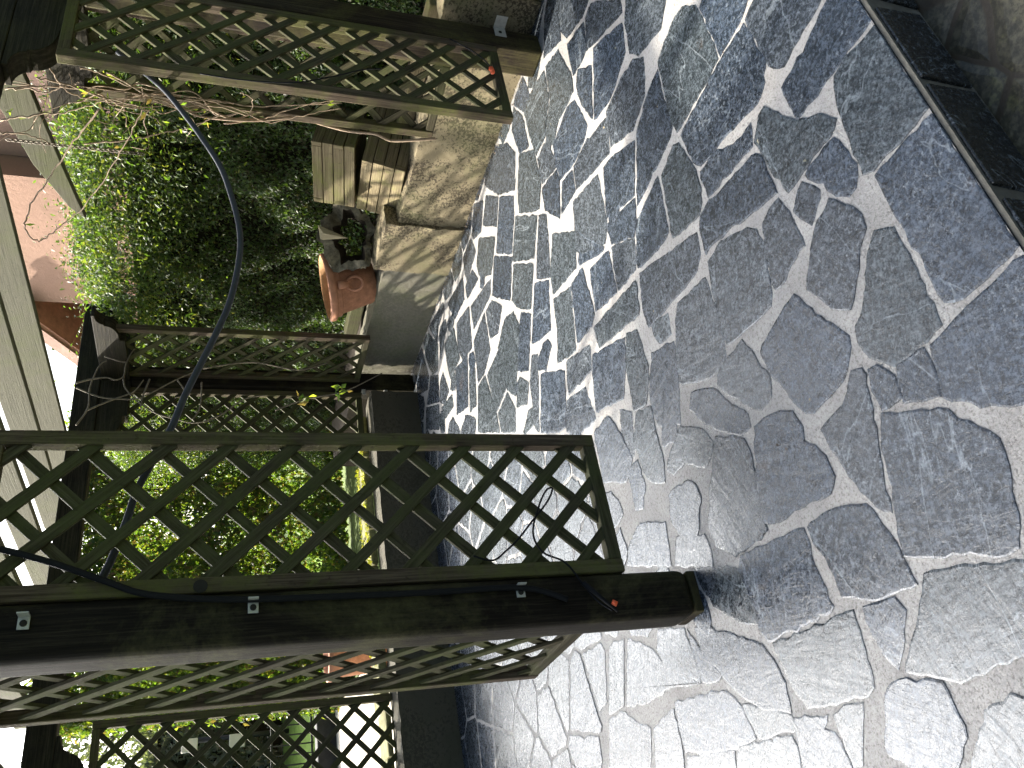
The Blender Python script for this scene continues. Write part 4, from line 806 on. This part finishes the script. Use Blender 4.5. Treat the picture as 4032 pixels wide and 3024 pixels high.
# ------------------------------------------------------------------ bare climber
TW_A,TW_B=[[[[3.3,2.869,2.454],[3.3,2.824,2.334],[3.3,2.772,2.17],[3.3,2.686,2.008],[3.3,2.699,1.884]],[[3.62,2.949,2.489],[3.62,2.908,2.298],[3.62,2.908,2.147],[3.62,2.972,1.991],[3.62,2.949,1.851],[3.62,2.897,1.708]],[[3.6,2.849,2.345],[3.6,2.881,2.182],[3.6,2.934,2.021],[3.6,2.954,1.919],[3.6,3.048,1.804]],[[3.4,2.817,2.059],[3.4,3.035,2.191],[3.4,3.257,2.316],[3.4,3.481,2.434],[3.4,3.653,2.484],[3.4,3.74,2.435],[3.4,3.622,2.326],[3.4,3.435,2.178],[3.4,3.209,2.059],[3.4,2.98,1.954],[3.4,2.786,1.876]],[[3.6,3.221,2.183],[3.6,3.168,2.003],[3.6,3.103,1.842],[3.6,3.027,1.673],[3.6,2.928,1.535]],[[3.66,2.812,2.168],[3.66,2.824,2.09],[3.66,2.879,1.954],[3.66,2.886,1.781],[3.66,2.921,1.492],[3.66,2.987,1.3],[3.66,2.907,1.112],[3.66,2.841,0.953]],[[3.64,2.801,2.047],[3.64,2.9,1.85],[3.64,2.901,1.638],[3.64,2.941,1.417],[3.64,2.842,1.398],[3.64,2.814,1.451]],[[3.68,2.926,1.712],[3.68,2.915,1.53],[3.68,2.912,1.343],[3.68,2.828,0.953]],[[3.5,3.117,2.525],[3.5,3.115,2.395],[3.5,3.15,2.314]],[[3.6,2.936,2.452],[3.6,2.917,2.393],[3.6,2.933,2.331],[3.6,2.881,2.234],[3.6,2.844,2.165]],[[3.7,3.067,1.527],[3.7,3.006,1.338],[3.7,2.896,1.151],[3.7,2.814,0.954]],[[3.6,2.751,2.442],[3.6,2.774,2.297],[3.6,2.884,2.247],[3.6,2.937,2.148],[3.6,2.898,1.916]]],[[[3.546,5.3,2.439],[3.581,5.3,2.348],[3.597,5.3,2.254],[3.58,5.3,2.195],[3.614,5.3,2.149],[3.712,5.3,2.142],[3.834,5.3,2.106],[3.941,5.3,2.033],[3.965,5.3,1.963]],[[3.508,5.3,2.435],[3.437,5.3,2.287],[3.422,5.3,2.143],[3.438,5.3,2.024],[3.593,5.3,1.81],[3.7,5.3,1.63]],[[3.614,5.3,2.149],[3.518,5.3,2.132],[3.406,5.3,2.046],[3.309,5.3,1.918],[3.268,5.3,1.794],[3.238,5.3,1.694],[3.246,5.3,1.615]],[[3.778,5.3,2.285],[3.743,5.3,2.194],[3.732,5.3,2.139]],[[3.21,5.3,2.404],[3.343,5.3,2.348],[3.517,5.3,2.351],[3.692,5.3,2.311],[3.74,5.3,2.267]],[[3.331,5.3,2.347],[3.402,5.3,2.227],[3.454,5.3,2.127],[3.488,5.3,2.071],[3.586,5.3,2.019]],[[3.594,5.3,1.98],[3.445,5.3,2.015],[3.344,5.3,2.022]],[[3.593,5.3,1.8],[3.51,5.3,1.751],[3.458,5.3,1.763],[3.444,5.3,1.808]],[[3.579,5.3,1.636],[3.371,5.3,1.639],[3.263,5.3,1.685]],[[3.246,5.3,1.615],[3.31,5.3,1.495],[3.443,5.3,1.342],[3.48,5.3,1.183]],[[3.7,5.3,1.63],[3.769,5.3,1.291],[3.713,5.3,0.961],[3.794,5.3,0.731]],[[3.35,5.3,1.131],[3.454,5.3,0.912],[3.53,5.3,0.629],[3.71,5.3,0.326]]]]
cl=empty('climber',(3.75,3.02,.42),'bare woody climber with many thin tan stems wound round the far right trellis','climber')
BARE=mat_plain('tan_stem',(.30,.22,.15),.75,.3,0,.4,40,.4)
m=MB()
for L in TW_A:
    pts=smooth(L,7); pts=[p+Vector((rng.gauss(0,.003),rng.gauss(0,.003),rng.gauss(0,.003))) for p in pts]
    m.tube(pts,lambda t:.0045*(1-.5*t),6)
m.build('long_tendrils',BARE,cl,smooth=True)
m=MB(); rs=random.Random(11)
for k in range(7):
    z=.42 if k<1 else rs.uniform(1.15,1.6); x=3.70+rs.gauss(0,.015); y=2.97+rs.gauss(0,.02); pts=[Vector((x,y,z))]; zt=rs.uniform(1.7,2.45)
    while pts[-1].z<zt:
        p=pts[-1]; pts.append(Vector((p.x+rs.gauss(0,.02)+(3.68-p.x)*.3,p.y+rs.gauss(0,.035)+(2.98-p.y)*.3,p.z+rs.uniform(.06,.16))))
    r0=(.007 if k<3 else .003)+rs.random()*.002
    m.tube(smooth(pts,4),lambda t,r0=r0:r0*(1-.6*t),6)
    for q in range(2):
        b=pts[rs.randrange(len(pts)//2,len(pts))]; s=[b]
        for _ in range(5): s.append(s[-1]+Vector((rs.gauss(0,.03),rs.gauss(.02,.05),rs.gauss(.03,.05))))
        m.tube(smooth(s,3),.0018,5)
m.build('woody_stems',BARE,cl,smooth=True)
pp=[];
for L in TW_A[:8]:
    for p in smooth(L,5):
        if rng.random()<.12:
            for _ in range(3): pp.append(p+Vector((rng.gauss(0,.02),rng.gauss(0,.02),-abs(rng.gauss(0,.03)))))
leaves('young_leaves',LYG,cl,np.array([tuple(p) for p in pp]),np.tile([-.6,-.4,.5],(len(pp),1)),.045,.6,.35,1.5)
cl=empty('climber',(3.5,5.3,1.2),'thin bare vine straggling across the far corner post and its trellises','climber')
m=MB()
for L in TW_B:
    m.tube(smooth(L,7),lambda t:.0062*(1-.4*t),6)
m.build('vine_stems',mat_plain('grey_stem',(.17,.14,.10),.8,.3,0,.4,40,.4),cl,smooth=True)
pp=[Vector(TW_B[11][1])+Vector((rng.gauss(0,.03),0,rng.gauss(0,.03))) for _ in range(8)]+[Vector(TW_B[11][2])+Vector((rng.gauss(0,.04),0,rng.gauss(0,.04))) for _ in range(10)]
leaves('few_leaves',LYG,cl,np.array([tuple(p) for p in pp]),np.tile([-.6,-.6,.4],(len(pp),1)),.07,.6,.5,.5)
# chain hanging from the pergola
CH=mat_plain('rusty_chain',(.16,.13,.10),.55,.5,.6,.4,60,.3)
m=MB(); z=2.52; k=0
while z>1.9:
    c=Vector((3.6,3.245,z)); hx=Vector((1,0,0)) if k%2 else Vector((0,1,0))
    m.tube([c+hx*(.008*math.cos(a))+Vector((0,0,.015*math.sin(a))) for a in [2*math.pi*i/12 for i in range(13)]],.0028,5,cap=False); z-=.023; k+=1
tag(m.build('hanging_chain',CH,smooth=True),'rusty chain hanging straight down in front of the hedge top','chain')
# leafy sprays at the top right
cs=empty('honeysuckle',(3.95,2.15,.5),'dark leafy shrub spilling over the right-hand post beside the brown trellis','shrub')
m=MB(); pos=[]; rs=random.Random(3)
for k in range(26):
    p=Vector((4.0+rs.uniform(-.1,.3),2.05+rs.uniform(-.35,.2),.5+rs.uniform(0,.15))); pts=[p]; zt=rs.uniform(.8,1.9)
    n_=rs.randrange(8,15)
    for i in range(n_):
        pts.append(pts[-1]+Vector((rs.gauss(-.008,.03),rs.gauss(-.005,.03),rs.uniform(.03,.13) if i<n_*.7 else rs.uniform(-.08,.02))))
    m.tube(smooth(pts,3),.003,5)
    for q in pts[3:]:
        for _ in range(rs.randrange(4,11)): pos.append(q+Vector((rs.gauss(0,.04),rs.gauss(0,.04),rs.gauss(0,.035))))
m.build('stems',TWIG,cs,smooth=True)
leaves('foliage',LDK,cs,np.array([tuple(p) for p in pos]),np.tile([-.7,-.5,.5],(len(pos),1)),.04,.8,.5,.8)
# fern and weeds in the stump
wd=empty('weed',(4.02,4.3,.56),'small leafy weed growing in the mouth of the hollow stump','plant')
P_=[C0+ax*.05+sx*rng.gauss(.02,.05)+sy*(-.05+rng.gauss(0,.03)) for _ in range(30)]
leaves('foliage',mat_leaf('weed_leaf',[(.06,.13,.02),(.09,.17,.03),(.05,.10,.02)],.3,.4),wd,np.array([tuple(p) for p in P_]),np.tile([-.6,-.6,.5],(30,1)),.026,.6,.6,.2)
# timber sleeper edging behind the walls
m=MB(); m.bar((4.16,2.45,.47),(4.22,3.35,.48),.10,.09,(0,0,1)); tag(m.build('sleeper',PLANT,None,.006),'weathered timber sleeper lying on the wall top behind the right trellis','timber')
m=MB(); m.bar((4.27,4.95,.50),(4.32,5.6,.5),.1,.1,(0,0,1)); tag(m.build('sleeper',TREL,None,.006),'dark timber sleeper lying on the wall top left of the terracotta pot','timber')
# moss tufts on coping
K=2600; q=np.zeros((K,3)); q[:,0]=NR.uniform(-1.5,3.4,K); q[:,1]=np.where(NR.rand(K)<.6,5.78,6.0)+NR.normal(0,.02,K)+(q[:,0]-3.6)*.0127; q[:,2]=.437+NR.uniform(0,.02,K)
k_=noise3(q,7,77)>-.1; q=q[k_]; q=q[:]
leaves('moss',YM,bw,q,np.tile([0,-.3,1.],(len(q),1)),.03,.5,.6,0)

# crumbs of leaf litter and grit caught along the wall foot and the kerb line
K=420; q=np.zeros((K,3)); q[:,1]=NR.uniform(2.6,5.75,K); q[:,0]=3.862+(q[:,1]-3.0)*.0439-np.abs(NR.normal(0,.028,K))-.008; q[:,2]=.007
K2=46; q2=np.zeros((K2,3)); q2[:,0]=NR.uniform(.6,3.8,K2); q2[:,1]=NR.uniform(1.2,5.6,K2); q2[:,2]=.008
q=np.vstack([q,q2]); lt_=leaves('leaf_litter',mat_leaf('dead_leaf',[(.10,.06,.03),(.15,.10,.05),(.06,.04,.025),(.22,.18,.11),(.3,.27,.2)],.1,.8),None,q,np.tile([0,0,1.],(len(q),1)),.013,.25,.6,0)
tag(lt_,'crumbs of dead leaf and grit along the foot of the right-hand wall','leaf litter',kind='stuff')
